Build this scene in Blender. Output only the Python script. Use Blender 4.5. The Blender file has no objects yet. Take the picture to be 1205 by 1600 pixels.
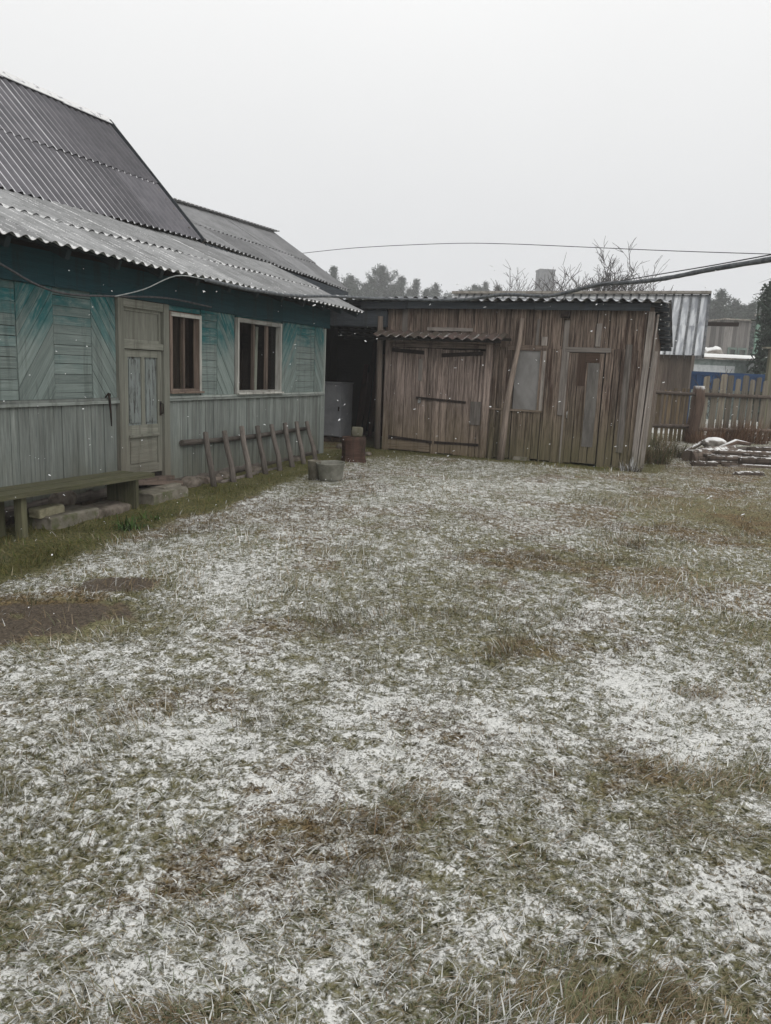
import bpy, math, random
import numpy as np
from mathutils import Vector, Matrix
R = random.Random(7)
rng = np.random.default_rng(11)
S = bpy.context.scene
rad = math.radians

# ------------------------------------------------------------------ camera
FOC, PW, PH, EYE = 1200.0, 1205.0, 1600.0, 1.6
ROLL, PITCH = 0.042, math.atan(223 / 1200.0)
F_ = np.array([0, math.cos(PITCH), -math.sin(PITCH)])
_u = np.array([0, math.sin(PITCH), math.cos(PITCH)])
_r = np.array([1.0, 0, 0])
R_ = math.cos(ROLL) * _r + math.sin(ROLL) * _u
U_ = -math.sin(ROLL) * _r + math.cos(ROLL) * _u
cd = bpy.data.cameras.new("camera")
cam = bpy.data.objects.new("camera", cd)
S.collection.objects.link(cam)
cam.matrix_world = Matrix(((R_[0], U_[0], -F_[0], 0), (R_[1], U_[1], -F_[1], 0), (R_[2], U_[2], -F_[2], EYE), (0, 0, 0, 1)))
cd.sensor_fit = 'VERTICAL'; cd.sensor_height = 24.0; cd.lens = 24.0 * FOC / PH
cd.clip_start = 0.05; cd.clip_end = 3000
S.camera = cam

# ------------------------------------------------------------------ overcast sky and a weak, very soft sun
SUN_EL, SUN_ROT = rad(38), rad(150)
w = bpy.data.worlds.new("World"); S.world = w; w.use_nodes = True
nt = w.node_tree; nt.nodes.clear()
out = nt.nodes.new('ShaderNodeOutputWorld'); bg = nt.nodes.new('ShaderNodeBackground')
sky = nt.nodes.new('ShaderNodeTexSky'); sky.sky_type = 'NISHITA'; sky.sun_disc = False
sky.sun_elevation = SUN_EL; sky.sun_rotation = SUN_ROT
bw = nt.nodes.new('ShaderNodeRGBToBW'); nt.links.new(sky.outputs[0], bw.inputs[0])
tc = nt.nodes.new('ShaderNodeTexCoord'); sp = nt.nodes.new('ShaderNodeSeparateXYZ')
nt.links.new(tc.outputs['Generated'], sp.inputs[0])
rp = nt.nodes.new('ShaderNodeValToRGB'); nt.links.new(sp.outputs['Z'], rp.inputs[0])
cr = rp.color_ramp
cr.elements[0].position = 0.0; cr.elements[0].color = (0.54, 0.555, 0.575, 1)
cr.elements[1].position = 1.0; cr.elements[1].color = (0.98, 0.98, 0.965, 1)
for p_, c_ in ((0.10, (0.57, 0.58, 0.595)), (0.26, (0.68, 0.685, 0.69)), (0.5, (0.84, 0.84, 0.835))):
    e = cr.elements.new(p_); e.color = (*c_, 1)
nz = nt.nodes.new('ShaderNodeTexNoise'); nz.inputs['Scale'].default_value = 1.7; nz.inputs['Detail'].default_value = 3
nt.links.new(tc.outputs['Generated'], nz.inputs[0])
mr = nt.nodes.new('ShaderNodeMapRange'); mr.inputs[3].default_value = 0.94; mr.inputs[4].default_value = 1.06
nt.links.new(nz.outputs[0], mr.inputs[0])
mu = nt.nodes.new('ShaderNodeVectorMath'); mu.operation = 'SCALE'
nt.links.new(rp.outputs[0], mu.inputs[0]); nt.links.new(mr.outputs[0], mu.inputs['Scale'])
sc_ = nt.nodes.new('ShaderNodeMath'); sc_.operation = 'MULTIPLY'; sc_.inputs[1].default_value = 0.10
nt.links.new(bw.outputs[0], sc_.inputs[0])
mx = nt.nodes.new('ShaderNodeMix'); mx.data_type = 'RGBA'; mx.inputs[0].default_value = 0.06
nt.links.new(mu.outputs[0], mx.inputs[6]); nt.links.new(sc_.outputs[0], mx.inputs[7])
nt.links.new(mx.outputs[2], bg.inputs[0]); bg.inputs[1].default_value = 1.0
nt.links.new(bg.outputs[0], out.inputs[0])
sd = bpy.data.lights.new("sun", 'SUN'); sd.energy = 0.7; sd.angle = rad(40); sd.color = (1, 0.98, 0.95)
so = bpy.data.objects.new("sun", sd); S.collection.objects.link(so)
so.rotation_euler = (rad(90) - SUN_EL, 0, math.pi - SUN_ROT + 0.0)
S.view_settings.view_transform = 'Standard'; S.view_settings.look = 'None'
S.view_settings.exposure = 0.37
S.cycles.volume_bounces = 1; S.view_settings.gamma = 1.0; S.view_settings.use_curve_mapping = False

# ------------------------------------------------------------------ geometry of the place
def ray(x, y):
    d = F_ * FOC + R_ * (x - PW / 2) - U_ * (y - PH / 2)
    return d / np.linalg.norm(d)
EYEP = np.array([0, 0, EYE])
def gnd(x, y, z=0.0):
    d = ray(x, y); return EYEP + d * (z - EYE) / d[2]
class Frame:
    """local frame: origin and heading on the ground; x along, y across, z up"""
    def __init__(s, o, deg):
        s.o = np.array(o, float); s.a = rad(deg)
        s.ax = np.array([math.cos(s.a), math.sin(s.a), 0]); s.ay = np.array([-math.sin(s.a), math.cos(s.a), 0])
    def y(s, x, y, off=0.0):
        d = ray(x, y); p0 = s.o + s.ay * off
        p = EYEP + d * ((p0 - EYEP) @ s.ay) / (d @ s.ay)
        return ((p - s.o) @ s.ax, off, p[2] - s.o[2])
    def w(s, p):
        return s.o + s.ax * p[0] + s.ay * p[1] + np.array([0, 0, p[2]])
    def loc(s, p):
        q = np.array(p, float) - s.o
        return (q @ s.ax, q @ s.ay, q[2])
HF = Frame((-1.28, 14.4, 0), -110)      # the house: x runs along the wall towards the camera, y out into the yard
SF = Frame((-0.09, 15.6, 0), -22.5)     # the shed: x runs to the right, y runs back into it

# ------------------------------------------------------------------ noise
def _h(ix, iy, k):
    n = (ix * 374761393 + iy * 668265263 + k * 1442695041) & 0x7fffffff
    n = ((n ^ (n >> 13)) * 1274126177) & 0x7fffffff
    return ((n ^ (n >> 16)) & 0xffff) / 65535.0
def vnoise(x, y, k=0):
    x = np.asarray(x, float); y = np.asarray(y, float)
    ix = np.floor(x).astype(np.int64); iy = np.floor(y).astype(np.int64)
    fx = x - ix; fy = y - iy; fx = fx * fx * (3 - 2 * fx); fy = fy * fy * (3 - 2 * fy)
    return (_h(ix, iy, k) * (1 - fx) + _h(ix + 1, iy, k) * fx) * (1 - fy) + (_h(ix, iy + 1, k) * (1 - fx) + _h(ix + 1, iy + 1, k) * fx) * fy
def fbm(x, y, k=0, o=3):
    x = np.asarray(x, float); y = np.asarray(y, float)
    s = 0; a = 1; t = 0
    for i in range(o):
        c, sn = math.cos(0.6 + i), math.sin(0.6 + i)
        s = s + a * vnoise((x * c - y * sn) * 2 ** i, (x * sn + y * c) * 2 ** i, k + i * 7); t += a; a *= 0.55
    return s / t
def sm(x, a, b):
    t = np.clip((np.asarray(x, float) - a) / (b - a), 0, 1); return t * t * (3 - 2 * t)
def base_z(x, y):
    x = np.asarray(x, float); y = np.asarray(y, float)
    n = (x - HF.o[0]) * HF.ay[0] + (y - HF.o[1]) * HF.ay[1]
    dip = np.clip(0.018 * (14.4 - y), 0, 0.16) * np.where(n > 0, np.exp(-(n / 1.9) ** 2), 1.0)
    und = 0.10 * (fbm(x * 0.45, y * 0.45, 3, 2) - 0.5) * sm(np.hypot(x, y), 1.0, 3.5) * sm(n, 0.3, 2.0) * (1 - sm(y, 13.0, 15.5))
    return und - dip
def gz(x, y): return float(base_z(x, y))

# ------------------------------------------------------------------ node helpers
def mat(name):
    m = bpy.data.materials.new(name); m.use_nodes = True
    n = m.node_tree; n.nodes.clear()
    o = n.nodes.new('ShaderNodeOutputMaterial'); b = n.nodes.new('ShaderNodeBsdfPrincipled')
    n.links.new(b.outputs[0], o.inputs[0]); b.inputs['Roughness'].default_value = 0.85
    b.inputs['Specular IOR Level'].default_value = 0.25
    return m, n, b
class N:
    def __init__(s, n): s.n = n
    def new(s, t, **k):
        x = s.n.nodes.new(t)
        for a, v in k.items(): setattr(x, a, v)
        return x
    def put(s, sock, v):
        if hasattr(v, 'is_output') or isinstance(v, bpy.types.NodeSocket): s.n.links.new(v, sock)
        else: sock.default_value = v
    def obj(s): return s.new('ShaderNodeTexCoord').outputs['Object']
    def uv(s): return s.new('ShaderNodeTexCoord').outputs['UV']
    def geo(s, k): return s.new('ShaderNodeNewGeometry').outputs[k]
    def map(s, v, scale, rot=(0, 0, 0)):
        m = s.new('ShaderNodeMapping'); s.put(m.inputs['Vector'], v); m.inputs['Scale'].default_value = scale
        m.inputs['Rotation'].default_value = rot; return m.outputs[0]
    def noise(s, v, scale=5, detail=4, rough=0.6, dist=0.0):
        x = s.new('ShaderNodeTexNoise'); s.put(x.inputs['Vector'], v)
        x.inputs['Scale'].default_value = scale; x.inputs['Detail'].default_value = detail
        x.inputs['Roughness'].default_value = rough; x.inputs['Distortion'].default_value = dist
        return x.outputs[0]
    def math(s, op, a, b=0.0, c=None, clamp=False):
        x = s.new('ShaderNodeMath', operation=op, use_clamp=clamp); s.put(x.inputs[0], a); s.put(x.inputs[1], b)
        if c is not None: s.put(x.inputs[2], c)
        return x.outputs[0]
    def range(s, v, a, b, c=0.0, d=1.0, smooth=True):
        x = s.new('ShaderNodeMapRange'); x.interpolation_type = 'SMOOTHSTEP' if smooth else 'LINEAR'
        s.put(x.inputs[0], v); s.put(x.inputs[1], a); s.put(x.inputs[2], b); x.inputs[3].default_value = c; x.inputs[4].default_value = d
        return x.outputs[0]
    def mix(s, f, a, b, mode='MIX'):
        x = s.new('ShaderNodeMix', data_type='RGBA', blend_type=mode)
        s.put(x.inputs[0], f)
        for i, v in ((6, a), (7, b)):
            s.put(x.inputs[i], (*v, 1) if isinstance(v, tuple) and len(v) == 3 else v)
        return x.outputs[2]
    def xyz(s, v, i):
        x = s.new('ShaderNodeSeparateXYZ'); s.put(x.inputs[0], v); return x.outputs[i]
    def attr(s, name, out='Color'):
        x = s.new('ShaderNodeAttribute', attribute_name=name); return x.outputs[out]
    def bump(s, h, st=0.3, d=0.01):
        x = s.new('ShaderNodeBump'); s.put(x.inputs['Height'], h); x.inputs['Strength'].default_value = st
        x.inputs['Distance'].default_value = d; return x.outputs[0]
    def scale(s, c, f):
        x = s.new('ShaderNodeVectorMath', operation='SCALE'); s.put(x.inputs[0], c); s.put(x.inputs['Scale'], f); return x.outputs[0]
SNOW = (0.80, 0.80, 0.79)
def snow_over(k, col, amount=0.5, lo=0.55, hi=0.8, sc=9.0):
    """snow lying where a surface faces up"""
    up = k.xyz(k.geo('Normal'), 2)
    nz_ = k.noise(k.geo('Position'), sc, 4, 0.65)
    f = k.math('MULTIPLY', k.range(up, lo, hi), k.range(nz_, 0.72 - amount * 0.5, 0.80 - amount * 0.5), clamp=True)
    return k.mix(f, col, SNOW)
def wood(name, dark, light, rv=(0.6, 1.35), gain=1.32, moss=None, moss_z=(0.0, 0.8), snow=0.0, paint=None, streak=0.5, contrast=1.0, stain=(0.02, 0.016, 0.012), stain_amt=0.6, mossk=0.8):
    m, n, b = mat(name); k = N(n)
    uv = k.uv(); ob = k.obj(); rn = k.attr('rnd', 'Fac')
    g1 = k.noise(k.map(uv, (1.3, 30, 1)), 1.0, 6, 0.7, 0.6)
    g2 = k.noise(k.map(uv, (4, 160, 1)), 1.0, 3, 0.7)
    br = k.noise(ob, 1.7, 4, 0.6)
    t = k.math('ADD', k.math('MULTIPLY', g1, 0.6), k.math('MULTIPLY', g2, 0.4))
    t = k.range(t, 0.5 - 0.22 * contrast, 0.5 + 0.2 * contrast)
    col = k.mix(t, dark, light)
    col = k.scale(col, k.range(rn, 0, 1, rv[0], rv[1], False))
    if paint:
        pc, z0, z1 = paint
        z = k.xyz(ob, 2)
        zz = k.math('ADD', k.math('ADD', z, k.math('MULTIPLY', k.math('SUBTRACT', br, 0.5), 1.1)), k.math('MULTIPLY', k.math('SUBTRACT', rn, 0.5), 0.45))
        pf = k.math('MULTIPLY', k.range(zz, z0, z1), k.range(k.noise(k.map(uv, (3, 12, 1)), 1.0, 6, 0.75, 0.4), 0.36, 0.56, 0.35, 1.0))
        col = k.mix(pf, col, k.scale(k.mix(g2, tuple(0.75 * c for c in pc), tuple(1.25 * c for c in pc)), k.range(rn, 0, 1, 0.75, 1.2, False)))
    st = k.range(k.noise(k.map(ob, (9, 9, 0.8)), 1.0, 5, 0.65, 0.3), 0.50, 0.66)
    col = k.mix(k.math('MULTIPLY', st, stain_amt), col, stain)
    if moss:
        z = k.xyz(ob, 2)
        mf = k.math('MULTIPLY', k.range(k.math('ADD', z, k.math('MULTIPLY', br, 0.9)), moss_z[0] + 0.45, moss_z[1] + 0.45, 1, 0), k.range(g1, 0.25, 0.6, 0.3, 1.0))
        col = k.mix(k.math('MULTIPLY', mf, mossk), col, moss)
    col = k.scale(col, gain)
    if snow: col = snow_over(k, col, snow)
    k.put(b.inputs['Base Color'], col)
    k.put(b.inputs['Normal'], k.bump(t, 0.6, 0.008))
    b.inputs['Roughness'].default_value = 0.9
    return m
def plain(name, c1, c2, sc=6.0, snow=0.0, rough=0.85, metal=0.0, bump=0.3, bd=0.01, stretch=(1, 1, 1), third=None, lo=0.35, hi=0.65):
    m, n, b = mat(name); k = N(n); ob = k.obj()
    nz_ = k.noise(k.map(ob, stretch), sc, 6, 0.65, 0.2)
    col = k.mix(k.range(nz_, lo, hi), c1, c2)
    if third: col = k.mix(k.range(k.noise(ob, sc * 0.4, 4, 0.6, 0.5), 0.52, 0.68), col, third)
    if snow: col = snow_over(k, col, snow)
    k.put(b.inputs['Base Color'], col); b.inputs['Roughness'].default_value = rough; b.inputs['Metallic'].default_value = metal
    k.put(b.inputs['Normal'], k.bump(nz_, bump, bd)); return m
def sheet(name, base, dirt, lam, snow=0.4,  line=0.0, linecol=(0.55, 0.56, 0.58), snowcol=None, rough=0.85):
    """corrugated cement or tin: snow dust held by the troughs, lichen and grime on the crests"""
    m, n, b = mat(name); k = N(n); uv = k.uv(); ob = k.obj(); rn = k.attr('rnd', 'Fac')
    ph = k.math('COSINE', k.math('MULTIPLY', k.xyz(uv, 0), 2 * math.pi / lam))
    n1 = k.noise(ob, 3.0, 6, 0.7); n2 = k.noise(k.map(uv, (14, 2.2, 1)), 1.0, 6, 0.7, 0.3); n3 = k.noise(ob, 60, 3, 0.6)
    col = k.mix(k.range(n1, 0.35, 0.68), base, dirt)
    col = k.scale(col, k.range(rn, 0, 1, 0.8, 1.2, False))
    sc = snowcol or SNOW
    th = k.math('ADD', k.math('MULTIPLY', ph, 0.16), k.math('ADD', k.math('MULTIPLY', n2, 0.6), k.math('MULTIPLY', n3, 0.4)))
    f = k.range(th, 0.30 + 0.4 * snow, 0.16 + 0.4 * snow + 0.02)
    if snow > 0: col = k.mix(f, col, sc)
    if line > 0:
        lf = k.math('MULTIPLY', k.range(ph, -0.70, -0.90), k.range(n2, 0.30, 0.5, 0.35, 1.0))
        col = k.mix(k.math('MULTIPLY', lf, line), col, linecol)
    k.put(b.inputs['Base Color'], col); b.inputs['Roughness'].default_value = rough
    k.put(b.inputs['Normal'], k.bump(n3, 0.3, 0.004)); return m

# ------------------------------------------------------------------ objects
def link(o, parent=None):
    S.collection.objects.link(o)
    if parent is not None: o.parent = parent
    return o
def tag(o, label, cat, group=None):
    o['label'] = label; o['category'] = cat
    if group: o['group'] = group
    return o
def thing(name, label, cat, loc=(0, 0, 0), rz=0.0, group=None):
    o = bpy.data.objects.new(name, None); o.empty_display_size = 0.2
    o.location = loc; o.rotation_euler = (0, 0, rz); link(o)
    return tag(o, label, cat, group)
def at(frame): return dict(loc=tuple(frame.o), rz=frame.a)
class MB:
    def __init__(s): s.v = []; s.f = []; s.uv = []; s.r = []; s.smooth = []
    def face(s, idx, uvs, r, smooth=False):
        s.f.append(idx); s.uv.append(uvs); s.r.append(r); s.smooth.append(smooth)
    def prism(s, pts, mp, d0, d1, rnd=None, g=0.0, side_only=False):
        """2-D outline pts (counter-clockwise) pushed from depth d0 to d1; g = grain direction"""
        rnd = R.random() if rnd is None else rnd
        n = len(pts); b = len(s.v); c, sn = math.cos(g), math.sin(g)
        for d in (d0, d1):
            for p in pts: s.v.append(mp(p[0], p[1], d))
        def U(p, e=0.0): return (p[0] * c + p[1] * sn + rnd * 13.7, -p[0] * sn + p[1] * c + rnd * 37.1 + e)
        s.face(list(range(b + n - 1, b - 1, -1)), [U(p) for p in reversed(pts)], rnd)
        s.face(list(range(b + n, b + 2 * n)), [U(p) for p in pts], rnd)
        for i in range(n):
            j = (i + 1) % n
            s.face([b + i, b + j, b + n + j, b + n + i], [U(pts[i]), U(pts[j]), U(pts[j], d1 - d0), U(pts[i], d1 - d0)], rnd)
    def box(s, x0, x1, y0, y1, z0, z1, rnd=None, jit=0.0, grain=None):
        dims = (x1 - x0, y1 - y0, z1 - z0)
        rnd = R.random() if rnd is None else rnd
        b = len(s.v)
        for z in (z0, z1):
            for (x, y) in ((x0, y0), (x1, y0), (x1, y1), (x0, y1)):
                s.v.append((x + R.uniform(-jit, jit), y + R.uniform(-jit, jit), z + R.uniform(-jit, jit)))
        a = dims.index(max(dims)) if grain is None else grain
        o = [i for i in range(3) if i != a]
        for q in ((0, 3, 2, 1), (4, 5, 6, 7), (0, 1, 5, 4), (1, 2, 6, 5), (2, 3, 7, 6), (3, 0, 4, 7)):
            uv = []
            for i in q:
                p = s.v[b + i]; uv.append((p[a] + rnd * 13.7, p[o[0]] + p[o[1]] + rnd * 37.1))
            s.face([b + i for i in q], uv, rnd)
    def beam(s, p, q, w, t, rnd=None, up=(0, 0, 1), tw=0.0, taper=1.0):
        """a plank or beam from p to q, w wide and t thick"""
        rnd = R.random() if rnd is None else rnd
        p = Vector(p); q = Vector(q); d = (q - p); L = d.length; d = d / L
        u = Vector(up)
        if abs(d.dot(u)) > 0.97: u = Vector((0, 1, 0))
        a = d.cross(u).normalized(); c = a.cross(d).normalized()
        if tw: M_ = Matrix.Rotation(tw, 3, d); a = M_ @ a; c = M_ @ c
        b = len(s.v)
        for e, k in ((p, 1.0), (q, taper)):
            for (i, j) in ((-1, -1), (1, -1), (1, 1), (-1, 1)):
                s.v.append(tuple(e + a * (w / 2 * i * k) + c * (t / 2 * j * k)))
        for i in range(4):
            j = (i + 1) % 4; wd = w if i % 2 == 0 else t
            s.face([b + i, b + j, b + 4 + j, b + 4 + i], [(rnd * 13, i + rnd * 37), (rnd * 13, i + wd + rnd * 37), (rnd * 13 + L, i + wd + rnd * 37), (rnd * 13 + L, i + rnd * 37)], rnd)
        s.face([b + 3, b + 2, b + 1, b], [(0, 0), (w, 0), (w, t), (0, t)], rnd)
        s.face([b + 4, b + 5, b + 6, b + 7], [(0, 0), (w, 0), (w, t), (0, t)], rnd)
    def tube(s, path, radii, n=8, rnd=None, wob=0.0, cap=True, smooth=True):
        rnd = R.random() if rnd is None else rnd
        path = [Vector(p) for p in path]; m = len(path)
        if not hasattr(radii, '__len__'): radii = [radii] * m
        prev = None; L = 0.0; b = len(s.v); Ls = []
        for i, p in enumerate(path):
            d = (path[min(i + 1, m - 1)] - path[max(i - 1, 0)]).normalized()
            if prev is None:
                u = Vector((0, 0, 1)) if abs(d.z) < 0.9 else Vector((1, 0, 0))
                a = d.cross(u).normalized()
            else:
                a = (prev - d * prev.dot(d)).normalized()
            prev = a; c = d.cross(a)
            if i: L += (p - path[i - 1]).length
            Ls.append(L)
            for j in range(n):
                th = 2 * math.pi * j / n; rr = radii[i] * (1 + R.uniform(-wob, wob))
                s.v.append(tuple(p + a * (rr * math.cos(th)) + c * (rr * math.sin(th))))
        for i in range(m - 1):
            for j in range(n):
                k = (j + 1) % n; w0 = radii[i] * 2 * math.pi / n
                s.face([b + i * n + j, b + i * n + k, b + (i + 1) * n + k, b + (i + 1) * n + j],
                       [(Ls[i] + rnd * 13, j * w0 + rnd * 37), (Ls[i] + rnd * 13, (j + 1) * w0 + rnd * 37), (Ls[i + 1] + rnd * 13, (j + 1) * w0 + rnd * 37), (Ls[i + 1] + rnd * 13, j * w0 + rnd * 37)], rnd, smooth)
        if cap:
            s.face([b + j for j in range(n - 1, -1, -1)], [(0, 0.02 * j) for j in range(n)], rnd)
            s.face([b + (m - 1) * n + j for j in range(n)], [(0, 0.02 * j) for j in range(n)], rnd)
    def clad(s, s0, s1, t0, t1, ang, wd, mp, d0, d1, gap=0.004, rag=0.0, wj=0.15, dj=0.003, ragtop=0.0):
        """boards laid at an angle and clipped to the rectangle s0..s1, t0..t1"""
        c, sn = math.cos(ang), math.sin(ang)
        cs = [(s0, t0), (s1, t0), (s1, t1), (s0, t1)]
        vs = [-x * sn + y * c for x, y in cs]; us = [x * c + y * sn for x, y in cs]
        v = min(vs) - R.uniform(0, wd * 0.6); U0, U1 = min(us) - 1, max(us) + 1
        while v < max(vs):
            ww = wd * (1 + R.uniform(-wj, wj)); ww = min(ww, max(vs) - v + 0.001 + (wd if abs(sn * c) > 0.01 else 0)); g = gap * R.uniform(0.5, 1.6)
            sk = R.uniform(-0.3, 0.3) * g
            P = [(U0, v + g + sk), (U1, v + g - sk), (U1, v + ww - sk), (U0, v + ww + sk)]
            P = [(x * c - y * sn, x * sn + y * c) for x, y in P]
            lo = t0 - R.uniform(-rag, rag) if rag else t0
            hi = t1 - R.uniform(0, ragtop) if ragtop else t1
            for (ax_, lim, sg) in ((0, s0, 1), (0, s1, -1), (1, lo, 1), (1, hi, -1)):
                Q = []
                for i in range(len(P)):
                    A, B = P[i], P[(i + 1) % len(P)]
                    ia, ib = (A[ax_] - lim) * sg >= 0, (B[ax_] - lim) * sg >= 0
                    if ia: Q.append(A)
                    if ia != ib:
                        tt = (lim - A[ax_]) / (B[ax_] - A[ax_]); Q.append((A[0] + (B[0] - A[0]) * tt, A[1] + (B[1] - A[1]) * tt))
                P = Q
                if len(P) < 3: break
            if len(P) >= 3:
                area = abs(sum(P[i][0] * P[(i + 1) % len(P)][1] - P[(i + 1) % len(P)][0] * P[i][1] for i in range(len(P)))) / 2
                if area > 2e-4: s.prism(P, mp, d0, d1 + R.uniform(-dj, dj), g=ang)
            v += ww
    def build(s, name, m, parent=None, fix=True):
        me = bpy.data.meshes.new(name); me.from_pydata(s.v, [], s.f); me.update()
        ul = me.uv_layers.new(name='UVMap')
        flat = [c for f in s.uv for p in f for c in p]; ul.data.foreach_set('uv', flat)
        at_ = me.attributes.new('rnd', 'FLOAT', 'FACE'); at_.data.foreach_set('value', [float(x) for x in s.r])
        me.polygons.foreach_set('use_smooth', s.smooth)
        if fix:
            import bmesh
            bm = bmesh.new(); bm.from_mesh(me); bmesh.ops.recalc_face_normals(bm, faces=bm.faces[:]); bm.to_mesh(me); bm.free()
        me.materials.append(m)
        return link(bpy.data.objects.new(name, me), parent)
def mesh_np(name, v, f, m, parent=None, col=None, smooth=False, colname='col'):
    """numpy quads/tris; v (N,3), f (M,k)"""
    me = bpy.data.meshes.new(name); k = f.shape[1]
    me.vertices.add(len(v)); me.vertices.foreach_set('co', np.ascontiguousarray(v, dtype=np.float32).ravel())
    me.loops.add(f.size); me.loops.foreach_set('vertex_index', np.ascontiguousarray(f, dtype=np.int32).ravel())
    me.polygons.add(len(f)); me.polygons.foreach_set('loop_start', np.arange(0, f.size, k, dtype=np.int32))
    me.polygons.foreach_set('loop_total', np.full(len(f), k, dtype=np.int32))
    if smooth: me.polygons.foreach_set('use_smooth', np.ones(len(f), dtype=bool))
    me.update(calc_edges=True)
    if col is not None:
        a = me.attributes.new(colname, 'FLOAT_COLOR', 'POINT')
        c4 = np.ones((len(v), 4), np.float32); c4[:, :3] = col; a.data.foreach_set('color', c4.ravel())
    me.materials.append(m)
    return link(bpy.data.objects.new(name, me), parent)
def corrugated(name, A, B, C, D, lam, amp, m, parent, rows=1, sheet_w=1.1, thick=0.006, rag=0.03, overlap=0.14, sag=0.0, seg=8, lift0=0.0):
    """corrugated sheets: eave runs A to B, ridge D to C; rows overlap like shingles, each its own slight tilt"""
    A, B, C, D = (np.array(p, float) for p in (A, B, C, D))
    W_ = np.linalg.norm(B - A); H_ = np.linalg.norm(D - A)
    nrm = np.cross(B - A, D - A); nrm = nrm / np.linalg.norm(nrm)
    if nrm[2] < 0: nrm = -nrm
    V = []; Fc = []; UV = []; RN = []; ns = max(1, round(W_ / sheet_w)); b = 0
    for r in range(rows):
        for si in range(ns):
            u0, u1 = W_ * si / ns, W_ * (si + 1) / ns + (0.06 if si < ns - 1 else 0)
            v0 = H_ * r / rows - (overlap if r else 0) + R.uniform(-rag, rag); v1 = H_ * (r + 1) / rows
            nu = max(4, int((u1 - u0) / lam * seg)); nv = 5
            u = np.linspace(u0, u1, nu + 1); v = np.linspace(v0, v1, nv + 1)
            uu, vv = np.meshgrid(u, v)
            P = A[None, None] + (B - A)[None, None] * (uu / W_)[..., None] + ((D - A) + ((C - B) - (D - A)) * (uu / W_)[..., None]) * (vv / H_)[..., None]
            vf = (vv - v0) / (v1 - v0)
            lift = amp * np.cos(2 * math.pi * uu / lam) + lift0 + (si % 2) * thick * 1.3 + (r > 0) * (1 - vf) * thick * 3.5 + R.uniform(-0.002, 0.004)
            lift = lift - sag * np.sin(math.pi * uu / W_) + 0.006 * np.sin(uu * 2.1 + r)
            top = P + nrm * lift[..., None]; bot = top - nrm * thick
            n1 = (nu + 1) * (nv + 1); V += [tuple(q) for q in top.reshape(-1, 3)] + [tuple(q) for q in bot.reshape(-1, 3)]
            uvf = [(float(a_), float(b_)) for a_, b_ in zip(uu.ravel(), vv.ravel())]; rr = R.random()
            def q_(i, j): return j * (nu + 1) + i
            for j in range(nv):
                for i in range(nu):
                    k = [q_(i, j), q_(i + 1, j), q_(i + 1, j + 1), q_(i, j + 1)]
                    Fc.append([b + x for x in k]); UV += [uvf[x] for x in k]; RN.append(rr)
                    Fc.append([b + n1 + x for x in reversed(k)]); UV += [uvf[x] for x in reversed(k)]; RN.append(rr)
            edge = [(q_(i, 0), q_(i + 1, 0)) for i in range(nu)] + [(q_(i + 1, nv), q_(i, nv)) for i in range(nu)] + [(q_(nu, j), q_(nu, j + 1)) for j in range(nv)] + [(q_(0, j + 1), q_(0, j)) for j in range(nv)]
            for x, y in edge:
                Fc.append([b + y, b + x, b + n1 + x, b + n1 + y]); UV += [uvf[y], uvf[x], uvf[x], uvf[y]]; RN.append(rr)
            b += 2 * n1
    me = bpy.data.meshes.new(name); me.from_pydata(V, [], Fc); me.update()
    ul = me.uv_layers.new(name='UVMap'); ul.data.foreach_set('uv', [c for p in UV for c in p])
    a_ = me.attributes.new('rnd', 'FLOAT', 'FACE'); a_.data.foreach_set('value', RN)
    me.materials.append(m)
    return link(bpy.data.objects.new(name, me), parent)
XZ = lambda y0=0.0, sg=1: (lambda s_, t_, d: (s_, y0 + sg * d, t_))
YZ = lambda x0=0.0, sg=1: (lambda s_, t_, d: (x0 + sg * d, s_, t_))

# ------------------------------------------------------------------ materials
M = {}
M['skirt'] = wood('weathered_blue_grey_skirt', (0.080, 0.094, 0.088), (0.215, 0.232, 0.216), rv=(0.78, 1.16), moss=(0.075, 0.072, 0.045), moss_z=(-0.2, 0.75), stain_amt=0.35, stain=(0.04, 0.04, 0.035), mossk=0.7)
M['siding'] = wood('faded_turquoise_siding', (0.098, 0.124, 0.117), (0.192, 0.228, 0.214), rv=(0.82, 1.12), paint=((0.012, 0.078, 0.082), 1.60, 2.30), stain_amt=0.42, stain=(0.05, 0.06, 0.055), contrast=0.9)
M['frieze'] = wood('shade_dark_turquoise_frieze', (0.008, 0.030, 0.038), (0.012, 0.052, 0.062), rv=(0.8, 1.15), gain=1.0, stain_amt=0.3)  # turquoise lowered in colour to carry the shade under the eave
M['trim'] = wood('grey_trim', (0.12, 0.14, 0.13), (0.28, 0.30, 0.28), stain_amt=0.3)
M['door'] = wood('peeling_door', (0.10, 0.105, 0.085), (0.21, 0.21, 0.18), rv=(0.8, 1.15), stain_amt=0.4, stain=(0.05, 0.045, 0.035), moss=(0.10, 0.075, 0.05), moss_z=(-0.3, 1.0), mossk=0.6)
def peel():
    m, n, b = mat('flaking_door_panel'); k = N(n); uv = k.uv(); ob = k.obj()
    f = k.noise(k.map(uv, (2.2, 26, 1)), 1.0, 6, 0.75, 0.5)
    col = k.mix(k.range(f, 0.43, 0.50), (0.055, 0.055, 0.05), (0.20, 0.225, 0.22))
    col = k.mix(k.range(k.noise(ob, 5, 4, 0.6), 0.45, 0.65), col, (0.17, 0.19, 0.18))
    k.put(b.inputs['Base Color'], col); k.put(b.inputs['Normal'], k.bump(f, 0.8, 0.006)); return m
M['peel'] = peel()
M['frame_light'] = wood('flaking_white_frame', (0.13, 0.125, 0.11), (0.42, 0.42, 0.39), stain_amt=0.6, stain=(0.08, 0.07, 0.06))
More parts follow.
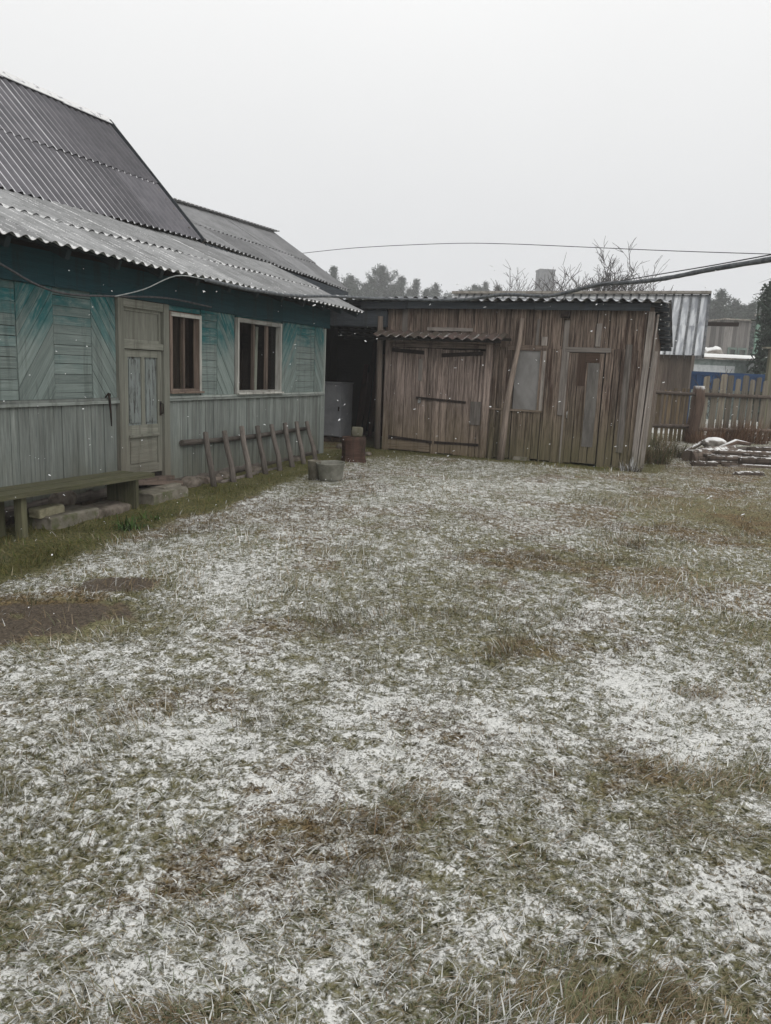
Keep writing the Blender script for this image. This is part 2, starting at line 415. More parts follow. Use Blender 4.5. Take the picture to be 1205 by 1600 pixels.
M['frame_brown'] = wood('brown_frame', (0.06, 0.045, 0.036), (0.19, 0.145, 0.118), stain_amt=0.5)
M['dark'] = wood('dark_inner_boards', (0.006, 0.005, 0.005), (0.022, 0.017, 0.014), gain=1.0)  # near-black base puts part of the bay's shade into the colour
M['dark_red'] = wood('dark_red_boards', (0.04, 0.016, 0.012), (0.09, 0.045, 0.035))
M['eave'] = wood('shade_dark_eave_boards', (0.012, 0.020, 0.023), (0.03, 0.045, 0.05), gain=0.9)  # base colour darkened to stand in for shade below the roof
M['shed'] = wood('brown_shed_planks', (0.026, 0.019, 0.015), (0.20, 0.155, 0.126), rv=(0.72, 1.2), moss=(0.10, 0.092, 0.045), moss_z=(-0.3, 1.5), stain_amt=0.85, stain=(0.030, 0.015, 0.011), contrast=0.6)
M['gate'] = wood('grey_brown_gate_planks', (0.055, 0.040, 0.033), (0.285, 0.228, 0.200), rv=(0.75, 1.2), contrast=0.6, moss=(0.115, 0.090, 0.040), moss_z=(-0.4, 1.3), stain_amt=0.55, stain=(0.03, 0.02, 0.016))
M['grey_board'] = wood('silver_grey_board', (0.08, 0.072, 0.066), (0.235, 0.21, 0.19), stain_amt=0.5, moss=(0.10, 0.10, 0.05), moss_z=(-0.3, 0.6))
M['tan_board'] = wood('tan_board', (0.13, 0.095, 0.07), (0.30, 0.23, 0.17), stain_amt=0.3)
M['fence'] = wood('fence_pickets', (0.055, 0.048, 0.037), (0.185, 0.163, 0.128), moss=(0.10, 0.06, 0.03), moss_z=(-0.4, 0.7), stain_amt=0.4)
M['fence_red'] = wood('brown_fence_pickets', (0.045, 0.033, 0.020), (0.15, 0.112, 0.070), moss=(0.06, 0.05, 0.02), moss_z=(-0.4, 0.7), stain_amt=0.5)
M['bench'] = wood('mossy_bench', (0.035, 0.035, 0.020), (0.12, 0.115, 0.07), stain_amt=0.3, stain=(0.05, 0.06, 0.02))
M['bark'] = wood('bark', (0.045, 0.038, 0.033), (0.17, 0.148, 0.13), stain_amt=0.4, contrast=1.2)
M['bark_snow'] = wood('snowy_log', (0.035, 0.027, 0.022), (0.15, 0.118, 0.095), snow=0.50)
M['dark_patch'] = wood('dark_patch', (0.03, 0.020, 0.015), (0.10, 0.065, 0.048))
M['rot'] = wood('rotten_red_stump', (0.022, 0.013, 0.010), (0.085, 0.046, 0.033), stain_amt=0.7)
M['rail'] = wood('weathered_rail', (0.05, 0.038, 0.030), (0.14, 0.11, 0.09), snow=0.25)
M['rot_post'] = wood('rotten_post', (0.035, 0.022, 0.016), (0.13, 0.088, 0.066), stain_amt=0.5, snow=0.7)
M['pole'] = wood('bare_pole', (0.07, 0.055, 0.045), (0.22, 0.18, 0.15), stain_amt=0.35)
M['iron'] = plain('rusty_iron', (0.010, 0.008, 0.008), (0.035, 0.022, 0.016), 30, rough=0.7)
M['steel'] = plain('padlock_steel', (0.25, 0.25, 0.25), (0.45, 0.45, 0.44), 30, rough=0.4, metal=0.6)
M['concrete'] = plain('old_concrete', (0.13, 0.12, 0.09), (0.22, 0.20, 0.165), 9, third=(0.09, 0.10, 0.04))
M['stone'] = plain('field_stone', (0.09, 0.075, 0.06), (0.21, 0.18, 0.15), 7, third=(0.07, 0.07, 0.03))
M['stone_snow'] = plain('snowy_stone', (0.16, 0.14, 0.12), (0.30, 0.28, 0.25), 7, snow=0.9)
M['brick'] = plain('pale_brick', (0.22, 0.20, 0.13), (0.34, 0.32, 0.22), 12)
M['earth'] = plain('foundation_earth', (0.03, 0.022, 0.016), (0.10, 0.07, 0.05), 14, bump=0.8, bd=0.03)  # earth tone kept dark to add contact shade under the bench
M['cabinet'] = plain('cabinet_paint', (0.20, 0.205, 0.22), (0.27, 0.275, 0.29), 3, rough=0.5, bump=0.02)
M['tub'] = plain('weathered_tub', (0.13, 0.13, 0.105), (0.22, 0.215, 0.185), 6, third=(0.13, 0.14, 0.09), rough=0.6)
M['ply'] = plain('grey_panel', (0.155, 0.15, 0.145), (0.235, 0.23, 0.225), 1.6, third=(0.12, 0.11, 0.10), bump=0.05, stretch=(1, 1, .6))
M['zinc'] = plain('dull_zinc_strip', (0.10, 0.092, 0.085), (0.175, 0.165, 0.152), 4, rough=0.6, metal=0.2, stretch=(3, 3, .5), third=(0.12, 0.11, 0.10))
M['cable'] = plain('cable_wrap', (0.07, 0.077, 0.085), (0.16, 0.17, 0.18), 18, rough=0.8, snow=0.25)
M['wire'] = plain('thin_wire', (0.05, 0.05, 0.055), (0.09, 0.09, 0.095), 20)
M['wire_pale'] = plain('pale_wire', (0.25, 0.27, 0.27), (0.4, 0.42, 0.42), 20)
M['roof_house'] = sheet('snow_dusted_cement_sheets', (0.29, 0.292, 0.295), (0.20, 0.203, 0.203), 0.165, snow=0.57, snowcol=(0.66, 0.66, 0.66))
M['roof_main'] = sheet('dark_cement_sheets', (0.135, 0.130, 0.142), (0.10, 0.098, 0.108), 0.15, snow=0.0, line=0.85, linecol=(0.72, 0.72, 0.74))
M['roof_rear'] = sheet('far_cement_sheets', (0.22, 0.22, 0.225), (0.16, 0.162, 0.165), 0.15, snow=0.22, line=1.0, linecol=(0.75, 0.75, 0.76))
M['roof_shed'] = sheet('shed_cement_sheets', (0.16, 0.165, 0.175), (0.075, 0.08, 0.085), 0.2, snow=0.56, snowcol=(0.52, 0.53, 0.55))
M['roof_small'] = sheet('mossy_canopy_sheets', (0.09, 0.062, 0.055), (0.05, 0.046, 0.034), 0.19, snow=0.16, snowcol=(0.45, 0.44, 0.43))
M['fascia'] = wood('blue_grey_fascia', (0.020, 0.025, 0.030), (0.055, 0.062, 0.070), stain_amt=0.3)
def glass():
    m = bpy.data.materials.new('old_glass'); m.use_nodes = True; n = m.node_tree; n.nodes.clear()
    o = n.nodes.new('ShaderNodeOutputMaterial'); a = n.nodes.new('ShaderNodeBsdfTransparent'); g = n.nodes.new('ShaderNodeBsdfGlossy'); x = n.nodes.new('ShaderNodeMixShader')
    f = n.nodes.new('ShaderNodeFresnel'); f.inputs[0].default_value = 1.45
    g.inputs['Roughness'].default_value = 0.06; a.inputs[0].default_value = (0.85, 0.87, 0.85, 1); g.inputs[0].default_value = (0.8, 0.8, 0.8, 1)
    gb = n.nodes.new('ShaderNodeNewGeometry'); fm = n.nodes.new('ShaderNodeMath'); fm.operation = 'MULTIPLY'; iv = n.nodes.new('ShaderNodeMath'); iv.operation = 'SUBTRACT'; iv.inputs[0].default_value = 1.0
    n.links.new(gb.outputs['Backfacing'], iv.inputs[1]); n.links.new(f.outputs[0], fm.inputs[0]); n.links.new(iv.outputs[0], fm.inputs[1]); n.links.new(fm.outputs[0], x.inputs[0]); n.links.new(a.outputs[0], x.inputs[1]); n.links.new(g.outputs[0], x.inputs[2]); n.links.new(x.outputs[0], o.inputs[0]); return m
M['glass'] = glass()

# ================================================================== THE HOUSE (x towards the camera, y out into the yard)
house = thing('wooden_house', 'long wooden house with faded turquoise plank walls and a snow dusted veranda roof', 'house', **at(HF))
XE = 10.5
P = XZ(0.0)
cols = [(0.0, 0.38, 'a'), (0.38, 1.08, 'h'), (1.08, 1.60, 'b'), (3.09, 3.55, 'a'), (3.55, 3.95, 'h'),
        (5.67, 6.07, 'a'), (6.07, 6.63, 'h'), (6.63, 7.12, 'b'), (7.12, 7.75, 'h'), (7.75, 8.2, 'a'), (8.2, 8.9, 'h'), (8.9, 9.4, 'b'), (9.4, XE, 'h')]
mb = MB()
for c0, c1, kd in cols:
    if c0 == 5.67: mbL = mb; mb = MB()
    ang = {'h': 0.0, 'a': rad(54), 'b': rad(-54)}[kd]
    mb.clad(c0 + 0.004, c1 - 0.004, 1.145, 2.30, ang, 0.105 if kd == 'h' else 0.095, P, -0.004, 0.020 + (0.004 if kd != 'h' else 0), gap=0.005, dj=0.004)
mb.build('wall', M['siding'], house); mb = mbL
mb.clad(1.65, 3.03, 2.262, 2.30, 0, 0.1, P, -0.004, 0.02); mb.clad(3.97, 4.66, 2.225, 2.30, 0, 0.1, P, -0.004, 0.02)
mb.clad(3.97, 4.66, 1.142, 1.18, 0, 0.1, P, -0.004, 0.02)
mb.build('wall', M['siding'], house)
mb = MB()
mb.clad(0.0, 4.68, -0.01, 1.075, rad(90), 0.105, P, -0.004, 0.018, gap=0.003, rag=0.03, dj=0.005)
mb.build('skirt_boards', M['skirt'], house); mb = MB()
mb.clad(5.68, XE, 0.10, 1.075, rad(90), 0.115, P, -0.004, 0.020, gap=0.004, rag=0.02, dj=0.006)
mb.build('skirt_boards', M['skirt'], house)
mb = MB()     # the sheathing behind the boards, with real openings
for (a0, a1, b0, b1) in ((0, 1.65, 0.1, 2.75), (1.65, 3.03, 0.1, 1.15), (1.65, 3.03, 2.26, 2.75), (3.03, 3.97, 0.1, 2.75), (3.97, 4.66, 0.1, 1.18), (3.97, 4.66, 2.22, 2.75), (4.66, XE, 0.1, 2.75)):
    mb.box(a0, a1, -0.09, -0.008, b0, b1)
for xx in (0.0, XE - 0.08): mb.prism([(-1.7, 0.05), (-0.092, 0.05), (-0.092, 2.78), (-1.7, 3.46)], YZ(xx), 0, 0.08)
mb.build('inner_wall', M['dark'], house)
mb = MB(); mb.clad(0.09, XE - 0.1, 0.2, 3.3, rad(90), 0.16, XZ(-1.66), 0.0, 0.02); mb.box(0.09, XE - 0.1, -1.64, -0.1, 0.1, 0.16)
mb.build('room_boards', M['dark_red'], house)
mb = MB()
mb.box(-0.03, 4.69, 0.018, 0.052, 1.078, 1.108, jit=0.003); mb.box(5.66, XE, 0.020, 0.055, 1.078, 1.110, jit=0.003)
mb.box(-0.02, 4.69, 0.021, 0.038, 1.112, 1.142, jit=0.002); mb.box(5.66, XE, 0.024, 0.040, 1.112, 1.142, jit=0.002)
mb.build('trim_board', M['trim'], house)
mb = MB()
mb.box(-0.045, -0.003, -0.06, 0.045, 1.11, 2.28); mb.box(-0.05, 0.12, 0.022, 0.046, -0.02, 1.07, jit=0.004)
mb.build('corner_board', M['trim'], house)
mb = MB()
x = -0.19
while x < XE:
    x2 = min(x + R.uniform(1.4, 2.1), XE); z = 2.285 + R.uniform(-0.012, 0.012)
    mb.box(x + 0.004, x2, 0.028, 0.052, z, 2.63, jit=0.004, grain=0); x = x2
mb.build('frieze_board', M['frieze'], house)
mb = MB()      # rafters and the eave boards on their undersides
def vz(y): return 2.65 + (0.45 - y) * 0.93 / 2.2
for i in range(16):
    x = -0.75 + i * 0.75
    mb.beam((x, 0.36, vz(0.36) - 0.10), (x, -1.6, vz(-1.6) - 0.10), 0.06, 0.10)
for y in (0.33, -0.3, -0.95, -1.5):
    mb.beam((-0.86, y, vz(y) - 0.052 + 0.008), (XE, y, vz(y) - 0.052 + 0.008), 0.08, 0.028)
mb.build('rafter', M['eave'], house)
corrugated('veranda_roof', (XE, 0.45, 2.655), (-0.91, 0.45, 2.635), (-0.91, -1.78, 3.60), (XE, -1.78, 3.56), 0.165, 0.019, M['roof_house'], house, rows=2, sheet_w=1.2)
# main roof
r0, r1 = (1.35, -1.68, 3.64), (1.35, -3.62, 5.67)
corrugated('main_roof', (12.2, -1.62, 3.36), (1.35, -1.68, 3.64), (1.35, -3.62, 5.67), (12.2, -3.62, 5.45), 0.15, 0.020, M['roof_main'], house, rows=2, sheet_w=1.15, rag=0.008)
corrugated('back_roof', (1.35, -5.9, 3.45), (12.2, -5.9, 3.3), (12.2, -3.62, 5.45), (1.35, -3.62, 5.67), 0.15, 0.020, M['roof_main'], house, rows=2, sheet_w=1.15)
mb = MB()
for i in range(9):
    x0 = 1.27 + i * 1.22; z0 = 5.712 - (x0 - 1.3) * 0.0203; z1 = 5.712 - (x0 + 1.24 - 1.3) * 0.0203; e = 0.012 * (i % 2)
    for sg in (1, -1):
        mb.prism([(x0, 0), (x0 + 1.25, 0), (x0 + 1.25, 0.17), (x0, 0.17)],
                 (lambda s_, t_, d, sg=sg, x0=x0, z0=z0, e=e: (s_, -3.62 + sg * t_ * 0.75, z0 - (s_ - x0) * 0.0203 - t_ * 0.70 + d + e)), 0.0, 0.012)
mb.build('ridge_cap', plain('snowy_ridge', (0.30, 0.30, 0.32), (0.42, 0.42, 0.44), 8, snow=0.7), house)
mb = MB()
mb.clad(-5.75, -1.75, 0.2, 3.45, rad(90), 0.15, YZ(1.55, -1), 0, 0.02)
for i in range(26):
    y0 = -5.7 + i * 0.15; zt = 3.45 + max(0, (5.62 - 3.45) * (1 - abs(y0 + 0.075 + 3.62) / 2.1))
    if zt > 3.5: mb.prism([(y0, 3.455), (y0 + 0.146, 3.455), (y0 + 0.146, zt), (y0, zt)], YZ(1.55, -1), 0, 0.02, g=rad(90))
mb.build('gable_wall', M['grey_board'], house)
mb = MB(); mb.beam((1.33, -1.70, 3.62), (1.33, -3.60, 5.63), 0.03, 0.13); mb.build('barge_board', M['fascia'], house)
mb = MB(); mb.clad(-5.75, -1.8, 0.1, 3.4, 0, 0.2, YZ(12.0), 0, 0.02); mb.clad(1.6, 12, 0.1, 3.4, 0, 0.2, XZ(-5.75, -1), 0, 0.02); mb.build('back_wall', M['grey_board'], house)

# door with its frame, transom panel, flaking upper panels
mb = MB()
mb.box(4.69, 4.80, -0.03, 0.050, 0.10, 2.285, jit=0.003); mb.box(5.56, 5.665, -0.03, 0.055, 0.12, 2.285, jit=0.003)
mb.box(4.80, 5.56, -0.03, 0.045, 2.19, 2.283, jit=0.002); mb.box(4.80, 5.56, -0.03, 0.040, 1.715, 1.79, jit=0.002)
mb.box(4.86, 5.50, -0.03, -0.004, 1.83, 2.15, grain=2); mb.box(4.802, 4.855, -0.03, 0.012, 1.79, 2.19); mb.box(5.505, 5.558, -0.03, 0.012, 1.79, 2.19)
mb.box(4.855, 5.505, -0.03, 0.010, 2.152, 2.19); mb.box(4.855, 5.505, -0.03, 0.010, 1.79, 1.828)
mb.build('door_frame', M['door'], house)
mb = MB()
mb.box(4.808, 4.89, -0.03, 0.014, 0.19, 1.708, jit=0.002); mb.box(5.46, 5.552, -0.03, 0.014, 0.19, 1.708, jit=0.002)
mb.box(4.892, 5.458, -0.03, 0.012, 1.62, 1.706); mb.box(4.892, 5.458, -0.03, 0.012, 0.64, 0.80); mb.box(4.892, 5.458, -0.03, 0.012, 0.19, 0.30)
mb.box(5.14, 5.20, -0.03, 0.010, 0.80, 1.62); mb.box(4.892, 5.458, 0.012, 0.034, 0.655, 0.685); mb.box(4.89, 5.46, -0.03, -0.004, 0.30, 0.64)
mb.box(4.93, 5.42, -0.004, 0.006, 0.33, 0.60)
door = mb.build('door', M['door'], house)
for (a0, a1) in ((4.89, 5.14), (5.20, 5.46)):
    mb = MB(); mb.box(a0, a1, -0.03, -0.006, 0.80, 1.62, grain=2); mb.box(a0 + 0.03, a1 - 0.03, -0.006, 0.008, 0.83, 1.59, grain=2); mb.build('door_panel', M['peel'], door)
mb = MB(); mb.tube([(4.84, 0.014, 0.93), (4.84, 0.055, 0.93), (4.84, 0.055, 1.05), (4.84, 0.014, 1.05)], 0.008, 6); mb.box(4.82, 4.86, 0.012, 0.018, 0.90, 1.08); mb.build('door_handle', M['iron'], door)
mb = MB(); mb.beam((4.66, 0.12, 0.03), (5.62, 0.14, 0.14), 0.20, 0.045); mb.beam((4.70, 0.05, 0.095), (5.6, 0.05, 0.13), 0.14, 0.05); mb.build('threshold', M['frame_brown'], house)

# windows
def window(x0, x1, z0, z1, fm, muls, fw=0.05, name='window'):
    mb = MB()
    mb.box(x0, x0 + fw, -0.05, 0.045, z0, z1, jit=0.002); mb.box(x1 - fw, x1, -0.05, 0.045, z0, z1, jit=0.002)
    mb.box(x0 + fw, x1 - fw, -0.05, 0.043, z1 - fw * 1.2, z1 - 0.001, jit=0.002); mb.box(x0 + fw, x1 - fw, -0.05, 0.043, z0 + 0.001, z0 + fw, jit=0.002)
    wn = mb.build(name, fm, house)
    mb = MB(); mb.box(x0 - 0.02, x1 + 0.02, 0.046, 0.085, z0 - 0.005, z0 + 0.02, jit=0.003); mb.build('sill', fm, wn)
    for (xm, wm) in muls:
        mb = MB(); mb.box(xm - wm / 2, xm + wm / 2, -0.04, 0.0, z0 + fw, z1 - fw * 1.2, jit=0.002); mb.build('mullion', M['frame_brown'], wn)
    mb = MB(); mb.box(x0 + fw, x1 - fw, -0.047, -0.044, z0 + fw, z1 - fw * 1.2); mb.build('pane', M['glass'], wn)
    return wn
window(1.65, 3.03, 1.145, 2.255, M['frame_light'], [(2.48, 0.045), (2.07, 0.045)])
window(3.97, 4.66, 1.18, 2.215, M['frame_brown'], [(4.30, 0.03)])
mb = MB(); mb.box(3.972, 4.015, 0.046, 0.056, 1.2, 2.2, jit=0.003); mb.box(4.02, 4.65, 0.046, 0.056, 2.155, 2.2, jit=0.003); mb.build('window_trim', M['frame_light'], house)
# boards leaning inside the veranda, seen through the panes
for (x, xt, y, m_, lb) in ((2.80, 2.74, -0.12, 'frame_light', 'pale board leaning inside the wide window, at its left'), (2.30, 2.20, -0.10, 'frame_light', 'narrow pale lath leaning behind the middle pane of the wide window'),
                           (1.86, 1.80, -0.14, 'tan_board', 'brown board standing behind the right pane of the wide window'), (4.17, 4.15, -0.12, 'tan_board', 'brown board standing inside the small window beside the door')):
    mb = MB(); o = HF.w((x, y, 0.17)); mb.beam((0, 0, 0), (xt - x, -0.02, 2.0), 0.075, 0.02, up=(0, 1, 0)); ob_ = mb.build('leaning_board', M[m_])
    ob_.location = tuple(o); ob_.rotation_euler = (0, 0, HF.a); tag(ob_, lb, 'board')
mb = MB(); mb.clad(4.02, 4.62, 0.2, 2.4, rad(90), 0.14, XZ(-0.30), 0, 0.02); ob_ = mb.build('plywood_screen', M['frame_brown'])
ob_.location = tuple(HF.o); ob_.rotation_euler = (0, 0, HF.a); tag(ob_, 'brown plank screen standing behind the small window beside the door', 'screen')
# footing
mb = MB(); mb.box(0.05, XE, -0.5, -0.10, -0.35, 0.09, jit=0.01); mb.build('footing', M['earth'], house)
mb = MB(); mb.tube([(4.6, -0.06, 0.03), (3.2, -0.05, 0.01), (1.6, -0.06, 0.02), (0.02, -0.05, 0.03)], [0.085, 0.09, 0.08, 0.085], 9, wob=0.06)
mb.tube([(10.2, -0.06, 0.05), (8, -0.06, 0.05), (5.8, -0.06, 0.06)], 0.09, 9, wob=0.06); mb.build('sill_log', M['bark'], house)
# iron hook on the wall
mb = MB(); mb.tube([(5.86, 0.06, 1.19), (5.85, 0.065, 1.14), (5.83, 0.062, 0.98), (5.82, 0.06, 0.82)], [0.010, 0.014, 0.011, 0.006], 7)
mb.tube([(5.89, 0.04, 1.15), (5.87, 0.07, 1.20), (5.84, 0.07, 1.19), (5.83, 0.05, 1.15)], 0.009, 6)
hk = mb.build('iron_hook', M['iron']); hk.location = tuple(HF.o); hk.rotation_euler = (0, 0, HF.a); tag(hk, 'black iron hook hanging on the plank wall left of the door', 'hook')

# ================================================================== OUTBUILDING BEHIND
ob2 = thing('rear_outbuilding', 'dark outbuilding with a grey corrugated gable roof behind the turquoise house', 'outbuilding', **at(HF))
corrugated('roof', (1.33, -1.62, 3.63), (-4.9, -1.62, 3.47), (-4.9, -3.72, 4.86), (1.33, -3.72, 4.67), 0.15, 0.020, M['roof_rear'], ob2, rows=2, sheet_w=1.15)
corrugated('back_roof', (-4.9, -5.9, 3.4), (1.33, -5.9, 3.5), (1.33, -3.72, 4.67), (-4.9, -3.72, 4.86), 0.15, 0.020, M['roof_rear'], ob2, rows=1)
mb = MB(); mb.prism([(1.3, 3.40), (-4.88, 3.20), (-4.88, 3.42), (1.3, 3.585)], XZ(-1.66), 0, 0.03); mb.build('fascia', M['fascia'], ob2)
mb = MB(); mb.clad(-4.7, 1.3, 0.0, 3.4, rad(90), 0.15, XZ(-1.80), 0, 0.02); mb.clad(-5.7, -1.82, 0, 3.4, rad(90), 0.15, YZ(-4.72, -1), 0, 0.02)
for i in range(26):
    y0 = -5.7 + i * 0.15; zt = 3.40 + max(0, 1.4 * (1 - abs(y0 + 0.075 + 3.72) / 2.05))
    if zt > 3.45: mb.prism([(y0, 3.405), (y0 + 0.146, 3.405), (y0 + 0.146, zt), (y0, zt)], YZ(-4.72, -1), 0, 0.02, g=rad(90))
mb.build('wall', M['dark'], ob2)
mb = MB(); mb.beam((-0.2, -3.72, 4.755), (-4.95, -3.72, 4.90), 0.26, 0.02); mb.beam((1.3, -3.72, 4.71), (-0.2, -3.72, 4.765), 0.26, 0.02); mb.build('ridge_cap', M['roof_rear'], ob2)

# ================================================================== THE SHED (x to the right, y back)
shed = thing('plank_shed', 'long brown plank shed with a double gate, a small door and a wavy snowy roof', 'shed', **at(SF))
P = XZ(0.0, -1)
mb = MB()
mb.clad(0.0, 2.45, 2.12, 2.80, rad(90), 0.165, P, 0, 0.022, wj=0.35, gap=0.011, rag=0.04, dj=0.009)
mb.clad(2.16, 2.58, 0.02, 2.15, rad(90), 0.12, P, 0, 0.020, gap=0.014, rag=0.03, dj=0.008)
mb.clad(2.46, 4.85, 2.10, 2.82, rad(90), 0.175, P, 0, 0.022, wj=0.4, gap=0.010, rag=0.02, dj=0.009)
mb.clad(2.60, 3.14, 0.03, 0.93, rad(90), 0.13, P, 0, 0.020, gap=0.011, rag=0.03, dj=0.009)
mb.clad(3.15, 3.54, 0.02, 2.14, rad(90), 0.165, P, 0, 0.022, wj=0.35, gap=0.011, rag=0.03, dj=0.009)
mb.clad(4.22, 4.86, 0.0, 2.12, rad(90), 0.14, P, 0, 0.024, gap=0.011, rag=0.02, dj=0.009)
mb.clad(-0.02, 0.06, 0.0, 2.2, rad(90), 0.12, P, 0, 0.02)
mb.clad(0.03, 3.9, 0.0, 2.95, rad(90), 0.15, YZ(4.85, 1), 0, 0.02, gap=0.011); mb.clad(0.0, 3.9, 0.0, 2.42, rad(90), 0.15, YZ(-0.03, -1), 0, 0.02)
for xx in (-0.03, 4.83): mb.prism([(0.0, 2.43), (3.88, 2.36), (3.6, 2.42), (1.0, 2.94), (0.0, 2.84)], YZ(xx), 0, 0.018, g=rad(90))
mb.build('wall', M['shed'], shed)
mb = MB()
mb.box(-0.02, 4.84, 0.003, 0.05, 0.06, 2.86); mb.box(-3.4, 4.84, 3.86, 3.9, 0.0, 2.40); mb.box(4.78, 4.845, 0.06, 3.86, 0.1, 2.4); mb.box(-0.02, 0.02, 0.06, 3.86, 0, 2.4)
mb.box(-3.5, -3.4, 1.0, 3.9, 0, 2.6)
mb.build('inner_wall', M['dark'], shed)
for (x, z0, z1, w_) in ((0.30, 2.28, 2.78, 0.11), (3.06, 0.96, 2.3, 0.10), (4.02, 2.15, 2.55, 0.09), (2.95, 2.15, 2.62, 0.05), (3.45, 0.9, 2.6, 0.09), (4.55, 0.3, 2.2, 0.11)):
    mb = MB(); mb.box(x, x + w_, -0.044, -0.026, z0, z1, jit=0.004); mb.build('nailed_board', M['grey_board'], shed)
mb = MB(); mb.box(0.84, 1.74, -0.058, -0.028, 2.37, 2.43, jit=0.006); mb.build('batten', M['grey_board'], shed)
# roof
A0, A1 = -2.95, 5.16
corrugated('roof', (A0, -0.30, 2.955), (A1, -0.30, 2.925), (A1, 1.0, 3.03), (A0, 1.0, 3.05), 0.2, 0.028, M['roof_shed'], shed, sheet_w=1.0, rag=0.012)
corrugated('back_roof', (A1 - 0.06, 4.3, 2.33), (A0, 4.3, 2.36), (A0, 1.0, 3.05), (A1, 1.0, 3.03), 0.2, 0.028, M['roof_shed'], shed, rows=2, sheet_w=1.0)
mb = MB()
def rz_(y): return (2.93 + (y + 0.3) * 0.077) if y < 1.0 else 3.03 - (y - 1.0) * 0.212
for y in (0.02, 0.3, 0.62, 0.95, 1.25, 1.55, 1.85, 2.15, 2.5, 2.8, 3.15, 3.5, 3.85, 4.15):
    mb.beam((A0 + 0.1, y, rz_(y) - 0.075), (A1 - R.uniform(0.0, 0.06) - max(0, y - 1) * 0.015, y, rz_(y) - 0.075), 0.07, 0.07)
mb.build('purlin', M['fascia'], shed)
mb = MB()
mb.box(-0.55, 0.42, -0.16, -0.10, 2.76, 2.90, jit=0.005); mb.box(0.43, 2.9, -0.14, -0.09, 2.775, 2.895, jit=0.004); mb.box(2.905, 4.9, -0.15, -0.10, 2.77, 2.89, jit=0.004)
mb.box(-2.4, -0.02, -0.08, 0.0, 2.42, 2.75)  # valance added across the bay to darken the roof underside
mb.build('fascia', M['fascia'], shed)
mb = MB(); mb.box(3.38, 3.54, -0.13, -0.03, 2.64, 2.775, jit=0.004); mb.box(3.41, 3.51, -0.15, -0.132, 2.66, 2.74); mb.build('junction_box', M['iron'], shed)
# posts
mb = MB(); mb.tube([(-0.12, -0.07, -0.1), (-0.13, -0.07, 1.2), (-0.15, -0.07, 2.62)], [0.068, 0.062, 0.058], 10, wob=0.03); mb.build('post', M['pole'], shed)
mb = MB(); mb.beam((4.87, -0.045, 0.0), (4.93, -0.045, 2.76), 0.10, 0.03, up=(0, 1, 0)); mb.beam((4.93, 0.02, 0.0), (5.02, 0.04, 2.72), 0.10, 0.03, up=(1, 0.3, 0)); mb.beam((5.0, 0.1, -0.05), (5.05, 0.08, 2.1), 0.07, 0.03, up=(0, 1, 0)); mb.build('corner_board', M['grey_board'], shed)
# window panel
mb = MB(); mb.box(2.60, 3.055, -0.024, -0.008, 0.955, 2.045); pn = mb.build('window_panel', M['ply'], shed)
mb = MB(); mb.box(2.44, 3.16, -0.050, -0.026, 2.05, 2.14, jit=0.004); mb.box(2.50, 3.16, -0.045, -0.026, 0.925, 0.965, jit=0.003); mb.box(3.056, 3.10, -0.046, -0.005, 0.966, 2.05); mb.box(2.70, 2.735, -0.035, -0.021, 0.05, 0.925)
mb.build('window_frame', M['shed'], shed)
# the double gate under its canopy
gate = None
mb = MB(); mb.clad(0.13, 1.02, 0.03, 2.03, rad(90), 0.17, XZ(-0.045, -1), 0, 0.022, gap=0.009, rag=0.02, dj=0.005)
mb.box(0.10, 1.0, -0.086, -0.072, 0.03, 0.22, jit=0.006, grain=0)
g1 = mb.build('gate_leaf', M['gate'], shed)
mb = MB(); mb.clad(1.03, 2.02, -0.0, 2.03, rad(90), 0.155, XZ(-0.045, -1), 0, 0.024, gap=0.009, rag=0.03, dj=0.009, ragtop=0.03)
g2 = mb.build('gate_leaf', M['gate'], shed)
for (a, b, par) in (((0.10, 1.985), (0.80, 1.945), g1), ((1.16, 1.905), (1.98, 1.965), g2), ((0.14, 0.275), (1.06, 0.225), g1), ((1.08, 0.225), (2.0, 0.24), g2)):
    mb = MB(); mb.beam((a[0], -0.10 if a[1] < 1 and par is g1 else -0.078, a[1]), (b[0], -0.10 if a[1] < 1 and par is g1 else -0.078, b[1]), 0.05 if a[1] < 1 else 0.075, 0.012, up=(0, 1, 0)); mb.build('strap_hinge', M['iron'], par)
mb = MB(); mb.beam((0.68, -0.085, 1.075), (1.70, -0.085, 1.035), 0.045, 0.014, up=(0, 1, 0)); mb.build('latch_bar', M['iron'], g2)
mb = MB(); mb.tube([(0.735, -0.085, 1.03), (0.74, -0.095, 1.055), (0.775, -0.095, 1.055), (0.78, -0.085, 1.03)], 0.006, 6); mb.box(0.728, 0.787, -0.105, -0.080, 0.975, 1.03); mb.build('padlock', M['steel'], g1)
mb = MB(); mb.box(0.70, 0.78, -0.084, -0.072, 1.40, 1.83, jit=0.004); mb.build('patch_board', M['grey_board'], g1)
mb = MB(); mb.box(1.80, 2.0, -0.088, -0.073, 0.62, 1.06, jit=0.004); mb.build('patch_board', M['grey_board'], g2)
mb = MB(); mb.box(1.03, 1.10, -0.090, -0.075, 0.0, 1.9, jit=0.004); mb.build('meeting_board', M['gate'], g2)
mb = MB()
mb.box(0.0, 0.12, -0.10, -0.026, 0.0, 2.14, jit=0.005); mb.box(2.035, 2.16, -0.10, -0.026, -0.02, 2.13, jit=0.005)
mb.box(0.0, 2.16, -0.105, -0.028, 2.135, 2.20, jit=0.004); mb.box(0.125, 2.03, -0.075, -0.045, 2.045, 2.13, jit=0.004)
mb.build('gate_frame', M['gate'], shed)
